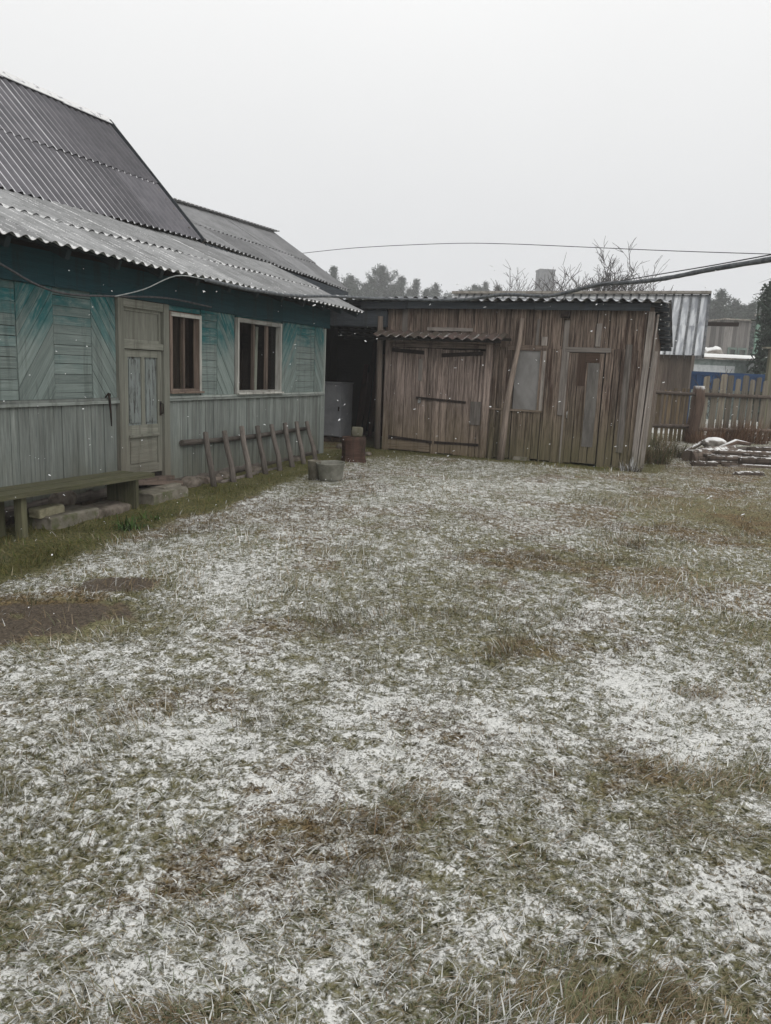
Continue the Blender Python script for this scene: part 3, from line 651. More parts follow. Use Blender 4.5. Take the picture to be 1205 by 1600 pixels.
mb = MB(); mb.box(2.20, 2.27, -0.055, -0.026, 0.0, 2.1, jit=0.005); mb.box(2.38, 2.44, -0.05, -0.026, 0.1, 1.9, jit=0.006); mb.beam((2.24, -0.09, 0.0), (2.27, -0.065, 0.6), 0.07, 0.02, up=(0, 1, 0)); mb.box(2.16, 2.5, -0.062, -0.028, 0.93, 0.965); mb.build('loose_board', M['shed'], shed)
cn = corrugated('canopy', (-0.12, -0.50, 2.235), (2.42, -0.48, 2.225), (2.42, -0.03, 2.35), (-0.12, -0.03, 2.36), 0.19, 0.022, M['roof_small'], shed, sheet_w=0.85, rag=0.02, sag=0.02)
mb = MB()
for x in (-0.02, 1.0, 2.1): mb.beam((x, -0.46, 2.18), (x, -0.03, 2.29), 0.05, 0.05)
mb.box(-0.1, 2.4, -0.45, -0.40, 2.155, 2.20, jit=0.004); mb.box(2.10, 2.52, -0.2, -0.14, 2.2, 2.25, jit=0.004)
mb.build('bracket', M['dark'], cn)
# side door
mb = MB(); mb.clad(3.56, 4.20, 0.04, 2.03, rad(90), 0.15, XZ(-0.018, -1), 0, 0.022, gap=0.011, rag=0.02, dj=0.004); sdr = mb.build('side_door', M['shed'], shed)
mb = MB(); mb.box(3.93, 4.13, -0.050, -0.044, 0.36, 1.86, jit=0.003); mb.box(3.95, 3.975, -0.056, -0.050, 0.36, 1.86); mb.box(4.08, 4.10, -0.056, -0.050, 0.36, 1.86); mb.build('metal_strip', M['zinc'], sdr)
mb = MB(); mb.box(3.74, 3.90, -0.048, -0.042, 1.45, 2.03, jit=0.002); mb.box(3.88, 4.12, -0.052, -0.043, 1.87, 2.03, jit=0.003); mb.build('patch_board', M['dark_patch'], sdr)
mb = MB(); mb.tube([(3.63, -0.04, 0.86), (3.63, -0.08, 0.87), (3.63, -0.08, 0.97), (3.63, -0.04, 0.98)], 0.008, 6); mb.build('door_handle', M['steel'], sdr)
mb = MB(); mb.box(3.50, 4.30, -0.048, -0.025, 2.045, 2.13, jit=0.004); mb.box(3.545, 3.575, -0.05, -0.042, 0.02, 2.04); mb.build('door_frame', M['grey_board'], shed)
mb = MB(); mb.box(2.7, 2.95, -0.14, -0.02, -0.02, 0.09, jit=0.012); mb.build('footing_stone', M['concrete'], shed)
# leaning pole
mb = MB(); mb.tube([(2.50, -0.30, -0.03), (2.53, -0.25, 0.6), (2.55, -0.20, 1.2), (2.60, -0.14, 1.7), (2.66, -0.08, 2.2), (2.68, -0.07, 2.62)], [0.070, 0.060, 0.055, 0.047, 0.043, 0.040], 9, wob=0.06)
lp = mb.build('leaning_pole', M['pole']); lp.location = tuple(SF.o); lp.rotation_euler = (0, 0, SF.a); tag(lp, 'bare crooked pole leaning against the shed between gate and grey window panel', 'pole')

# ================================================================== THINGS IN THE YARD
def place(o, f=None, label='', cat='', group=None, z=0.0):
    if f is not None:
        o.location = (f.o[0], f.o[1], f.o[2] + z); o.rotation_euler = (0, 0, f.a)
    return tag(o, label, cat, group)
def atY(px, py, Y):
    d = ray(px, py); return EYEP + d * (Y / d[1])
def on_ground(px, py, dz=0.0):
    z = 0.0
    for _ in range(4):
        p = gnd(px, py, z); z = gz(p[0], p[1])
    return np.array([p[0], p[1], z + dz])
# bench
bench = thing('plank_bench', 'long mossy plank bench along the house wall left of the door', 'bench', **at(HF))
mb = MB()
mb.beam((9.9, 0.22, 0.335), (5.80, 0.24, 0.285), 0.20, 0.045, taper=0.97); mb.beam((9.9, 0.435, 0.335), (5.68, 0.445, 0.275), 0.21, 0.05, taper=0.95)
mb.build('seat', M['bench'], bench)
mb = MB(); mb.box(7.53, 7.61, 0.40, 0.48, -0.22, 0.285, jit=0.006); mb.build('leg', M['bench'], bench)
mb = MB(); mb.box(7.55, 7.62, 0.14, 0.22, -0.22, 0.285, jit=0.006); mb.build('leg', M['bench'], bench)
mb = MB(); mb.box(5.94, 5.99, 0.12, 0.52, -0.12, 0.255, jit=0.006, grain=2); mb.build('leg', M['bench'], bench)
mb = MB(); mb.box(9.6, 9.68, 0.14, 0.48, -0.26, 0.30, jit=0.006); mb.build('leg', M['bench'], bench)
# stones
import bmesh
def rock(name, size, m, seed=0, flat=0.0, sub=4, amp=0.18):
    if flat > 0.6: amp = 0.10
    bm = bmesh.new(); bmesh.ops.create_icosphere(bm, subdivisions=sub, radius=1.0)
    r2 = random.Random(seed); o = [r2.uniform(0, 50) for _ in range(3)]
    for v in bm.verts:
        p = v.co.normalized()
        if flat: p = Vector([math.copysign(abs(c) ** (1 - flat), c) for c in p])
        k = 1 + amp * (2 * float(fbm(p.x * 1.7 + o[0] + p.z, p.y * 1.7 + o[1] - p.z * 0.6, 5)) - 1) + 0.04 * (2 * float(vnoise(p.x * 7 + o[2], p.y * 7 + p.z * 7)) - 1)
        v.co = Vector((p.x * size[0] * k, p.y * size[1] * k, p.z * size[2] * k))
    for f in bm.faces: f.smooth = True
    me = bpy.data.meshes.new(name); bm.to_mesh(me); bm.free(); me.materials.append(m)
    return link(bpy.data.objects.new(name, me))
def put_rock(name, p, size, m, seed, flat, label, cat='stone', rz=0.0, group=None):
    o = rock(name, size, m, seed, flat); o.location = tuple(p); o.rotation_euler = (0, 0, rz); return tag(o, label, cat, group)
HA = HF.a
put_rock('concrete_slab', HF.w((6.85, 0.26, -0.10)), (0.36, 0.20, 0.11), M['concrete'], 3, 0.85, 'square edged concrete block in the grass under the bench, below the pale brick', rz=HA)
put_rock('flat_stone', HF.w((6.28, 0.30, -0.09)), (0.32, 0.18, 0.08), M['stone'], 4, 0.7, 'flat brownish stone under the bench beside its right leg board', rz=HA)
put_rock('brick', HF.w((7.08, 0.28, 0.045)), (0.19, 0.075, 0.048), M['brick'], 5, 0.8, 'pale brick lying on the concrete block under the bench', 'brick', rz=HA + 0.1)
put_rock('step_stone', HF.w((5.28, 0.30, -0.10)), (0.36, 0.20, 0.14), M['concrete'], 6, 0.85, 'grey concrete step in front of the old panelled door', 'step', rz=HA)
put_rock('step_stone', HF.w((5.05, 0.22, 0.0)), (0.22, 0.13, 0.055), M['concrete'], 8, 0.85, 'small upper slab lying on the concrete step by the door', 'step', rz=HA + 0.1)
for i, (x, y, z, s, lb) in enumerate([(4.30, 0.10, -0.04, 0.12, 'dark footing stone at the wall just right of the door'), (4.02, 0.06, -0.05, 0.10, 'dark footing stone behind the foot of the first stake'), (3.45, 0.06, -0.06, 0.11, 'dark footing stone between second and third stake'),
                                     (2.6, 0.08, -0.06, 0.12, 'footing stone under the skirt boards below the wide window'), (1.2, 0.10, -0.04, 0.10, 'footing stone near the last two stakes'), (6.6, -0.02, 0.05, 0.14, 'dark stone in the shade under the bench against the wall')]):
    put_rock('footing_stone', HF.w((x, y, z)), (s * 1.4, s * 0.8, s * 0.8), M['stone'], 20 + i, 0.3, lb, rz=HA)
mb = MB(); mb.tube([(4.05, 0.16, -0.03), (3.72, 0.20, -0.045)], [0.05, 0.048], 9, wob=0.04); place(mb.build('short_log', M['pole']), HF, 'short pale log lying at the wall foot between the first two stakes', 'log')
mb = MB(); mb.tube([(3.9, 0.30, -0.06), (2.9, 0.27, -0.05), (2.1, 0.28, -0.04)], [0.03, 0.034, 0.026], 7, wob=0.06); place(mb.build('lying_branch', M['bark']), HF, 'thin branch lying behind the feet of the stakes', 'branch')
# stakes against the wall
mb = MB(); mb.tube([(4.46, 0.062, 0.525), (3.6, 0.058, 0.50), (2.53, 0.062, 0.485), (1.6, 0.058, 0.50), (0.66, 0.06, 0.505)], [0.040, 0.036, 0.037, 0.034, 0.030], 9, wob=0.05)
place(mb.build('rail_pole', M['bark']), HF, 'horizontal pole fixed low along the plank wall behind the stakes', 'pole')
ords = ['first stake from the door leaning on the low rail', 'second stake from the door leaning on the low rail', 'third stake from the door leaning on the low rail', 'fourth stake from the door leaning on the low rail',
        'fifth stake from the door leaning on the low rail', 'sixth stake from the door leaning on the low rail', 'next to last stake before the house corner leaning on the rail', 'last stake at the house corner leaning on the low rail']
for i, ((xt, zt), (xb, zb)) in enumerate(zip([(4.01, .63), (3.53, .62), (3.06, .66), (2.59, .64), (2.14, .64), (1.68, .64), (1.26, .64), (0.87, .63)], [(4.22, -.1), (3.74, -.08), (3.28, -.12), (2.81, -.07), (2.36, -.05), (1.92, -.05), (1.51, 0), (1.06, 0)])):
    mb = MB(); kx = R.uniform(-0.03, 0.03); r = R.uniform(0.038, 0.050)
    mb.tube([(xb, 0.43, zb - 0.08), (xb * 0.66 + xt * 0.34 + kx, 0.33, zb + (zt - zb) * 0.35), (xb * 0.3 + xt * 0.7 + kx * 0.4, 0.215, zb + (zt - zb) * 0.7), (xt, 0.135, zt + 0.01)], [r * 1.15, r, r * 0.95, r * 0.9], 9, wob=0.05)
    place(mb.build('leaning_stake', M['bark']), HF, ords[i], 'stake', 'stakes leaning on the low rail')
# tub and bucket
def lathe(mb, prof, n=28, squash=1.0, c=(0, 0, 0), rnd=None):
    rnd = R.random() if rnd is None else rnd
    b = len(mb.v)
    for (r, z) in prof:
        for j in range(n):
            th = 2 * math.pi * j / n; mb.v.append((c[0] + r * math.cos(th), c[1] + r * math.sin(th) * squash, c[2] + z))
    for i in range(len(prof) - 1):
        for j in range(n):
            k = (j + 1) % n
            mb.face([b + i * n + j, b + i * n + k, b + (i + 1) * n + k, b + (i + 1) * n + j], [(j * .1, prof[i][1]), (k * .1, prof[i][1]), (k * .1, prof[i + 1][1]), (j * .1, prof[i + 1][1])], rnd, True)
p = on_ground(516, 752)
mb = MB(); lathe(mb, [(0.001, 0.0), (0.155, 0.0), (0.175, 0.06), (0.198, 0.24), (0.212, 0.262), (0.214, 0.275), (0.204, 0.277), (0.192, 0.262), (0.165, 0.07), (0.14, 0.03), (0.001, 0.03)], squash=0.85)
tb = mb.build('washtub', M['tub']); tb.location = (p[0], p[1] + 0.1, p[2] - 0.01); tb.rotation_euler = (0.05, -0.04, 0.3); tag(tb, 'weathered grey washtub standing in the snowy grass before the house corner', 'tub')
p = on_ground(490, 750)
mb = MB(); lathe(mb, [(0.001, 0.0), (0.085, 0.0), (0.10, 0.27), (0.108, 0.285), (0.098, 0.285), (0.08, 0.02), (0.001, 0.02)], n=20)
tb = mb.build('bucket', M['concrete']); tb.location = (p[0], p[1] + 0.1, p[2] - 0.01); tag(tb, 'narrow dark grey bucket standing to the left of the washtub', 'bucket')
# chopping stump with a chunk of wood on it
p = on_ground(551, 722)
mb = MB(); n_ = 26; prof = [(0.25, -0.05), (0.215, 0.06), (0.20, 0.2), (0.205, 0.36), (0.195, 0.43), (0.17, 0.435), (0.001, 0.44)]
lathe(mb, prof, n=n_)
for i, v in enumerate(mb.v):
    j = i % n_; k = 1 + 0.45 * (vnoise(j * 0.9, 2.0 + 0.3 * (i // n_)) - 0.5) - 0.10 * ((j * 7) % 5 == 0); mb.v[i] = (v[0] * k, v[1] * k, v[2])
st = mb.build('chopping_stump', M['rot']); st.location = (p[0], p[1] + 0.15, p[2]); tag(st, 'reddish brown rotten stump standing in front of the dark open bay', 'stump')
o = rock('wood_chunk', (0.10, 0.085, 0.085), M['grey_board'], 9, 0.7, 2, 0.1); o.location = (p[0] + 0.06, p[1] + 0.13, p[2] + 0.525); tag(o, 'pale square wood chunk lying on top of the rotten stump', 'wood')
for i, (px, py, s, lb) in enumerate([(533, 700, 0.10, 'small dark log end lying behind the stump below the white cabinet'), (575, 712, 0.07, 'small stone in the moss right of the stump')]):
    q = on_ground(px, py); put_rock('field_stone', (q[0], q[1], q[2] + 0.03), (s, s * 0.8, s * 0.6), M['stone'], 40 + i, 0.1, lb)
# the cabinet in the bay
x1, _, zb = SF.y(533, 683, 0.55); _, _, zt = SF.y(520, 597, 0.55)
cb = thing('metal_cabinet', 'white metal cabinet standing in the shade beside the house corner', 'cabinet', loc=tuple(SF.w((x1 - 0.62, 0.55, zb))), rz=SF.a)
hc = zt - zb
mb = MB(); mb.box(0, 0.6, 0, 0.55, 0, hc - 0.035); mb.build('body', M['cabinet'], cb)
mb = MB(); mb.box(0.008, 0.592, -0.04, -0.003, 0.02, hc - 0.05); mb.build('cabinet_door', M['cabinet'], cb)
mb = MB(); mb.box(-0.012, 0.612, -0.045, 0.56, hc - 0.033, hc, jit=0.001); mb.build('top_plate', M['cabinet'], cb)
mb = MB(); mb.box(0.555, 0.585, -0.06, -0.041, hc * 0.48, hc * 0.56); mb.build('cabinet_handle', M['iron'], cb)
mb = MB(); mb.box(0.03, 0.57, 0.03, 0.5, -zb - 0.1, -0.003, jit=0.005); mb.build('plinth', M['earth'], cb)
# junk deep in the bay
mb = MB()
for i in range(14): mb.beam((-1.9 + 0.11 * i, 2.7 + R.uniform(-.2, .2), 0), (-1.95 + 0.11 * i, 3.3, R.uniform(1.4, 2.3)), 0.1, 0.03, up=(0, 1, 0))
place(mb.build('stacked_boards', M['dark_red']), SF, 'stack of old boards leaning at the back of the dark open bay', 'boards')

# ================================================================== FENCE (one run, two halves of picket panels)
FF = Frame((8.26, 21.05, 0), 24.4)
fn = thing('picket_fence', 'brown picket fence with a thick rotten post right of the shed', 'fence', **at(FF))
def fz(px, py, off=0.0): q = FF.y(px, py, off); return q[0], q[2]
zr1 = fz(1050, 611)[1]; zr2 = fz(1040, 662)[1]
x = -3.4
while x < -0.22:
    mb = MB(); w_ = R.uniform(0.08, 0.12); top = zr1 + R.uniform(-0.02, 0.10)
    mb.prism([(x, -0.05), (x + w_, -0.05), (x + w_ + R.uniform(-.01, .01), top), (x + R.uniform(-.01, .01), top + R.uniform(-.02, .02))], XZ(0.03), 0.0, 0.02, g=rad(90)); mb.build('picket', M['fence_red'], fn); x += w_ + R.uniform(0.04, 0.10)
for z in (zr1 - 0.04, zr2 - 0.04):
    mb = MB(); mb.tube([(-3.6, -0.03, z + 0.01), (-1.8, -0.03, z), (-0.1, -0.03, z - 0.02)], 0.045, 8, wob=0.05); mb.build('rail', M['rail'], fn)
zr3 = fz(1150, 619)[1]; zt3 = fz(1150, 588)[1]
x = 0.28
while x < 7.5:
    mb = MB(); w_ = R.uniform(0.17, 0.23) if x < 4 else R.uniform(0.12, 0.2); top = zt3 + R.uniform(-0.09, 0.08); l = R.uniform(-0.02, 0.02)
    pts = [(x, 0.0), (x + w_, 0.0), (x + w_ + l, top - 0.03), (x + w_ * 0.8 + l, top), (x + w_ * 0.2 + l, top + R.uniform(-.02, .02)), (x + l, top - 0.05)]
    mb.prism(pts, XZ(0.03), 0.0, 0.022, g=rad(90)); mb.build('picket', M['fence'], fn); x += w_ + R.uniform(0.05, 0.11)
for z in (zr3, 0.32):
    mb = MB(); mb.tube([(0.1, -0.03, z + 0.02), (2.5, -0.03, z), (7.6, -0.03, z - 0.05)], 0.05, 8, wob=0.05); mb.build('rail', M['rail'], fn)
mb = MB(); mb.tube([(0, -0.02, -0.1), (-0.05, -0.04, 0.3), (0.03, -0.03, 0.7), (0.06, -0.02, 1.1), (0.05, -0.02, 1.5)], [0.26, 0.19, 0.16, 0.17, 0.14], 12, wob=0.14); mb.build('post', M['rot_post'], fn)
for x in (3.2, 6.4):
    mb = MB(); mb.tube([(x, 0.12, -0.1), (x, 0.12, 1.5)], 0.07, 8, wob=0.04); mb.build('post', M['fence_red'], fn)

# ================================================================== LOG PILE
def log_px(a, b, Ya, Yb, r, m, label, name='snowy_log', wob=0.06, mid=None, taper=0.85, cat='log'):
    A = atY(*a, Ya); B = atY(*b, Yb); o = A.copy()
    pts = [(0, 0, 0)] + ([tuple(atY(*mid, (Ya + Yb) / 2) - o)] if mid else []) + [tuple(B - o)]
    mb = MB(); mb.tube(pts, [r * (1 - (1 - taper) * i / (len(pts) - 1)) for i in range(len(pts))], 10, wob=wob)
    q = mb.build(name, m); q.location = tuple(o); return tag(q, label, cat)
log_px((1076, 716), (1145, 706), 15.7, 16.4, 0.17, M['bark_snow'], 'thick hollow log at the left end of the pile, its dark end facing the yard')
log_px((1094, 706), (1262, 711), 15.9, 15.9, 0.05, M['bark_snow'], 'long thin snowy log on top of the pile', mid=(1150, 707))
log_px((1105, 715), (1285, 722), 15.5, 15.3, 0.055, M['bark_snow'], 'long snowy log in the middle of the pile, below the topmost one', mid=(1170, 718))
log_px((1128, 727), (1292, 735), 15.1, 14.9, 0.05, M['bark_snow'], 'lowest long snowy log at the front of the pile')
log_px((1168, 703), (1290, 704), 16.3, 16.2, 0.07, M['bark_snow'], 'short snowy log behind the pile at the right edge')
log_px((1155, 720), (1280, 721), 15.15, 15.05, 0.075, M['bark_snow'], 'thicker snow capped log at the right of the pile', wob=0.04)
log_px((1112, 708), (1172, 694), 16.5, 16.9, 0.075, M['rot_post'], 'dark twisted branch sticking up behind the log pile', 'twisted_branch', 0.12, (1150, 690), 0.5, 'branch')
log_px((1062, 712), (1100, 690), 16.4, 17.2, 0.05, M['bark_snow'], 'pale plank end leaning over the left of the log pile', 'leaning_log', 0.1, None, 0.9)
log_px((1112, 722), (1240, 728), 15.3, 15.2, 0.035, M['bark_snow'], 'thin snowy pole between the two lower front logs of the pile')
log_px((1098, 711), (1180, 716), 15.7, 15.6, 0.035, M['bark_snow'], 'short thin snowy pole lying just under the topmost log')
log_px((1150, 734), (1215, 740), 14.9, 14.6, 0.035, M['bark_snow'], 'thin snowy stick on the ground in front of the pile')
log_px((1072, 727), (1118, 724), 15.2, 15.4, 0.04, M['bark_snow'], 'short snowy stick on the grass before the hollow log end')
log_px((1120, 702), (1240, 699), 16.6, 16.5, 0.045, M['bark'], 'dark log lying at the back of the pile near the pickets')
q = atY(1117, 693, 17.0); put_rock('snowy_stone', q, (0.26, 0.22, 0.13), M['stone_snow'], 61, 0.1, 'pale snow covered hump behind the log pile')
q = atY(1148, 706, 16.6); put_rock('snowy_stone', (q[0], q[1], 0.10), (0.25, 0.2, 0.12), M['stone_snow'], 62, 0.1, 'grey snowy stone lying between the logs of the pile')
q = on_ground(1100, 728); put_rock('wood_block', (q[0], q[1], 0.03), (0.26, 0.08, 0.07), M['bark_snow'], 63, 0.4, 'small rotten wood block on the grass before the log pile', 'wood')
q = on_ground(1170, 742); put_rock('wood_block', (q[0], q[1], 0.02), (0.3, 0.07, 0.06), M['bark_snow'], 64, 0.4, 'pale snowy wood piece on the grass below the lowest log', 'wood', 0.2)

for a, b, Y0, r, lb in (((1092, 701), (1150, 697), 16.3, 0.026, 'thin brown stick lying across the back of the pile beside the snowy hump'), ((1118, 719), (1178, 714), 15.45, 0.022, 'thin brown stick crossing over the middle long log'),
                        ((1140, 730), (1205, 727), 14.95, 0.024, 'thin brown stick resting on the lowest front log'), ((1160, 710), (1225, 716), 15.7, 0.025, 'thin brown stick sloping down over the topmost log near the right edge'),
                        ((1100, 731), (1150, 736), 14.9, 0.018, 'thinnest brown twig on the ground before the rotten wood block')):
    log_px(a, b, Y0, Y0 + 0.2, r, M['bark_snow'], lb, 'loose_stick', 0.1, cat='stick')

# ================================================================== BEHIND THE FENCE
o = atY(1098, 556, 26.0)
TF = Frame((o[0], o[1], 0), -22.5)
def tz(px, py, off): q = TF.y(px, py, off); return q[0], q[2]
ze = tz(1098, 556, 0)[1]; xr, zr = tz(1108, 461, 2.3)
hut = thing('tin_roofed_hut', 'wooden hut with a snowy sheet metal roof behind the right end of the shed', 'hut', **at(TF))
def tin():
    m, n, b = mat('snowy_tin'); k = N(n); uv = k.uv(); ob = k.obj(); rn = k.attr('rnd', 'Fac')
    n1 = k.noise(k.map(uv, (1.0, 3, 1)), 2.0, 5, 0.65, 0.4)
    col = k.mix(k.range(n1, 0.42, 0.60), (0.26, 0.275, 0.30), (0.60, 0.62, 0.64)); col = k.scale(col, k.range(rn, 0, 1, 0.82, 1.08, False))
    x_ = k.xyz(ob, 0); col = k.mix(k.range(x_, -2.2, -0.4), k.mix(0.45, col, SNOW), k.scale(col, 0.85))
    k.put(b.inputs['Base Color'], col); b.inputs['Roughness'].default_value = 0.5; return m
M['tin'] = tin(); M['tin_dark'] = plain('tin_edge', (0.06, 0.065, 0.07), (0.12, 0.125, 0.13), 6)
W_ = 9.5; mb = MB(); rib = MB(); nP = 32
for i in range(nP):
    a = -W_ + W_ * i / nP; b = -W_ + W_ * (i + 1) / nP
    for (v0, v1, l) in ((0.0, 0.47, 0.0), (0.46, 1.0, -0.012)):
        def mp(s_, t_, d, l=l): return (s_ + (xr) * t_ * 0.6, 2.3 * t_ - 0.15 * (1 - t_), ze + (zr - ze) * t_ + d + l)
        mb.prism([(a + 0.01, v0), (b, v0), (b, v1), (a + 0.01, v1)], mp, 0, 0.008, g=rad(90))
    rib.beam((b, -0.15, ze + 0.02), (b + xr * 0.6, 2.3, zr + 0.02), 0.07, 0.05, up=(0, -1, 1))
rf = mb.build('roof', M['tin'], hut); rib.build('roof_seam', M['tin_dark'], rf)
mb = MB(); mb.prism([(-W_ + xr * .6, 0), (xr * .6, 0), (xr * .6, 1), (-W_ + xr * .6, 1)], lambda s_, t_, d: (s_, 2.3 + 2.2 * t_, zr - (zr - ze) * t_ + d), 0, 0.01); mb.build('back_roof', M['tin'], rf)
mb = MB(); mb.beam((-W_ + xr * .6, 2.28, zr + 0.07), (xr * .6 + 0.05, 2.28, zr + 0.08), 0.34, 0.09); mb.build('ridge_cap', M['stone_snow'], rf)
mb = MB(); mb.beam((0.02, -0.16, ze - 0.03), (xr * .6 + 0.02, 2.3, zr - 0.03), 0.06, 0.14, up=(0, 0, 1)); mb.build('barge_board', M['tin_dark'], hut)
M['hutwood'] = wood('dull_red_brown_hut', (0.05, 0.040, 0.032), (0.13, 0.105, 0.085), stain=(0.05, 0.033, 0.03), stain_amt=0.6)
mb = MB(); mb.clad(-W_ + 0.3, -0.35, 0.0, ze + 0.05, rad(90), 0.22, XZ(0.12, -1), 0, 0.02, gap=0.008); mb.clad(0.15, 4.2, 0, ze + 0.05, rad(90), 0.2, YZ(-0.36, 1), 0, 0.02)
for i in range(20):
    y0 = 0.15 + i * 0.2; zt = ze + 0.06 + max(0, (zr - ze - 0.15) * (1 - abs(y0 + 0.1 - 2.3) / 2.3)); mb.prism([(y0, ze + 0.055), (y0 + 0.19, ze + 0.055), (y0 + 0.19, zt), (y0, zt)], YZ(-0.36, 1), 0, 0.02, g=rad(90))
mb.clad(-W_ + 0.3, -0.35, 0.0, ze, rad(90), 0.22, XZ(4.2, 1), 0, 0.02)
mb.build('wall', M['hutwood'], hut)
mb = MB(); mb.box(0.0, 1.0, 1.1, 1.22, ze + (zr - ze) * 0.5 - 0.05, ze + (zr - ze) * 0.5 + 0.08); mb.build('beam_end', M['iron'], hut)
# blue fence
BFr = Frame(tuple(np.array([*atY(1150, 600, 29)[:2], 0])), 20)
blue = wood('blue_boards', (0.008, 0.026, 0.068), (0.014, 0.046, 0.115), stain_amt=0.2)
bf = thing('blue_fence', 'bright blue board fence behind the grey pickets', 'fence', **at(BFr))
z_ = BFr.y(1150, 584, 0)[2]
mb = MB(); mb.clad(-2.2, 6.5, z_ - 0.62, z_, rad(90), 0.14, XZ(0, -1), 0, 0.02, gap=0.01); mb.build('board_panel', blue, bf)
mb = MB(); mb.box(-2.2, 6.5, -0.05, -0.024, z_ - 0.10, z_ + 0.02); mb.build('rail', blue, bf)
for x in (-2.1, 0.1, 2.3, 4.5, 6.4):
    mb = MB(); mb.box(x, x + 0.08, 0.003, 0.08, -0.1, z_ - 0.02); mb.build('post', blue, bf)
# low snow roofed shed beyond, with pale panels
LF = Frame(tuple(np.array([*atY(1150, 600, 35)[:2], 0])), 12)
z1 = LF.y(1140, 562, 0)[2]
ls = thing('low_shed', 'long low shed with a snowy flat roof beyond the blue fence', 'shed', **at(LF))
mb = MB(); mb.prism([(-3.2, 0), (4.5, 0), (4.5, 3), (-3.2, 3)], lambda s_, t_, d: (s_, t_ - 0.2, z1 + d + t_ * 0.09), 0, 0.07); mb.build('roof', M['stone_snow'], ls)
mb = MB(); mb.clad(-3.0, 4.3, 0, z1 - 0.02, rad(90), 0.3, XZ(0, -1), 0, 0.02); mb.clad(0.02, 2.7, 0, z1, rad(90), 0.3, YZ(-3.02, -1), 0, .02); mb.build('wall', plain('pale_green_grey_wall', (0.12, 0.15, 0.14), (0.20, 0.23, 0.22), 5), ls)
mb = MB(); mb.box(-2.4, -0.2, -0.06, -0.03, z1 - 0.62, z1 - 0.28); mb.box(0.5, 2.4, -0.06, -0.03, z1 - 0.5, z1 - 0.12); mb.build('pale_panel', plain('pale_panel', (0.35, 0.37, 0.38), (0.48, 0.5, 0.5), 5), ls)
# neighbour's buildings, a glazed green frame
NF = Frame(tuple(np.array([*atY(1150, 600, 47)[:2], 0])), 8)
nh = thing('neighbour_barn', 'faded brown two part barn half hidden in the haze beyond the low shed', 'barn', **at(NF))
h1 = NF.y(1140, 492, 0)[2]
M['far_wood'] = wood('far_brown', (0.09, 0.085, 0.082), (0.19, 0.178, 0.168), stain_amt=0.3)
mb = MB(); mb.clad(-1.15, 0.5, 0, h1 - 0.3, rad(90), 0.25, XZ(0, -1), 0, 0.02); mb.clad(0, 3, 0, h1 - 0.3, rad(90), .3, YZ(-1.15, -1), 0, .02); mb.build('wall', M['far_wood'], nh)
mb = MB(); mb.box(-1.35, 0.6, -0.3, 3.2, h1 - 0.3, h1 - 0.22); mb.build('roof', M['stone_snow'], nh)
for (x0, x1) in ((-0.75, -0.35), (-0.1, 0.3)):
    mb = MB(); mb.box(x0, x1, -0.05, -0.03, 2.6, 3.6); wn_ = mb.build('window', M['glass'], nh)
    mb = MB(); mb.box(x0 - .08, x1 + .08, -0.09, -0.055, 3.6, 3.72); mb.box(x0 - .08, x0, -0.09, -0.055, 2.5, 3.6); mb.box(x1, x1 + .08, -0.09, -0.055, 2.5, 3.6); mb.build('window_frame', plain('green_paint', (0.11, 0.15, 0.13), (0.16, 0.20, 0.18), 5), wn_)
gp = plain('pale_green_post', (0.12, 0.20, 0.16), (0.17, 0.26, 0.21), 5)
gf = thing('garden_frame', 'tall pale green timber frame with snowy rails right of the hazy brown barn', 'frame', **at(NF))
for x in (0.75, 1.5, 2.3, 3.1):
    mb = MB(); mb.box(x, x + 0.13, -0.2, -0.07, 0, h1); mb.build('post', gp, gf)
    mb = MB(); mb.box(x, x + 0.13, 2.0, 2.13, 0, h1); mb.build('post', gp, gf)
for z in (h1 + 0.003, h1 - 0.9, h1 - 1.9):
    mb = MB(); mb.box(0.6, 3.4, -0.19, -0.08, z, z + 0.1); mb.build('rail', M['stone_snow'] if z > h1 else M['far_wood'], gf)
q = atY(1110, 548, 40)
put_rock('snowy_heap', (q[0], q[1], q[2] - 1.45), (0.8, 0.8, 1.6), M['stone_snow'], 70, 0.2, 'white snow covered heap left of the hazy brown barn', 'heap')
# post with snow at the right edge
q = atY(1203, 545, 27)
mb = MB(); mb.box(-0.09, 0.09, -0.09, 0.09, -q[2], 0.0, jit=0.01); mb.box(-0.3, 0.3, -0.16, 0.16, 0.003, 0.05)
pp = mb.build('gate_post', M['grey_board']); pp.location = (q[0] + 0.1, q[1], q[2]); tag(pp, 'post with a small snowy cap at the right edge behind the fence', 'post')
# grey tower block in the haze
q = atY(853, 418, 180)
tw = MB(); q = q - np.array([0, 0, 0.9]); tw.box(-1.7, 1.7, -1.7, 1.7, 0, q[2]); tw.box(-1.8, 1.8, -1.8, 1.8, q[2] + 0.003, q[2] + 0.35)
to = tw.build('water_tower', plain('grey_tower', (0.07, 0.073, 0.077), (0.12, 0.123, 0.127), 1.2)); to.location = (q[0], q[1], 0); to.rotation_euler = (0, 0, 0.1)
tag(to, 'square grey tower standing in the haze behind the bare tree', 'tower')

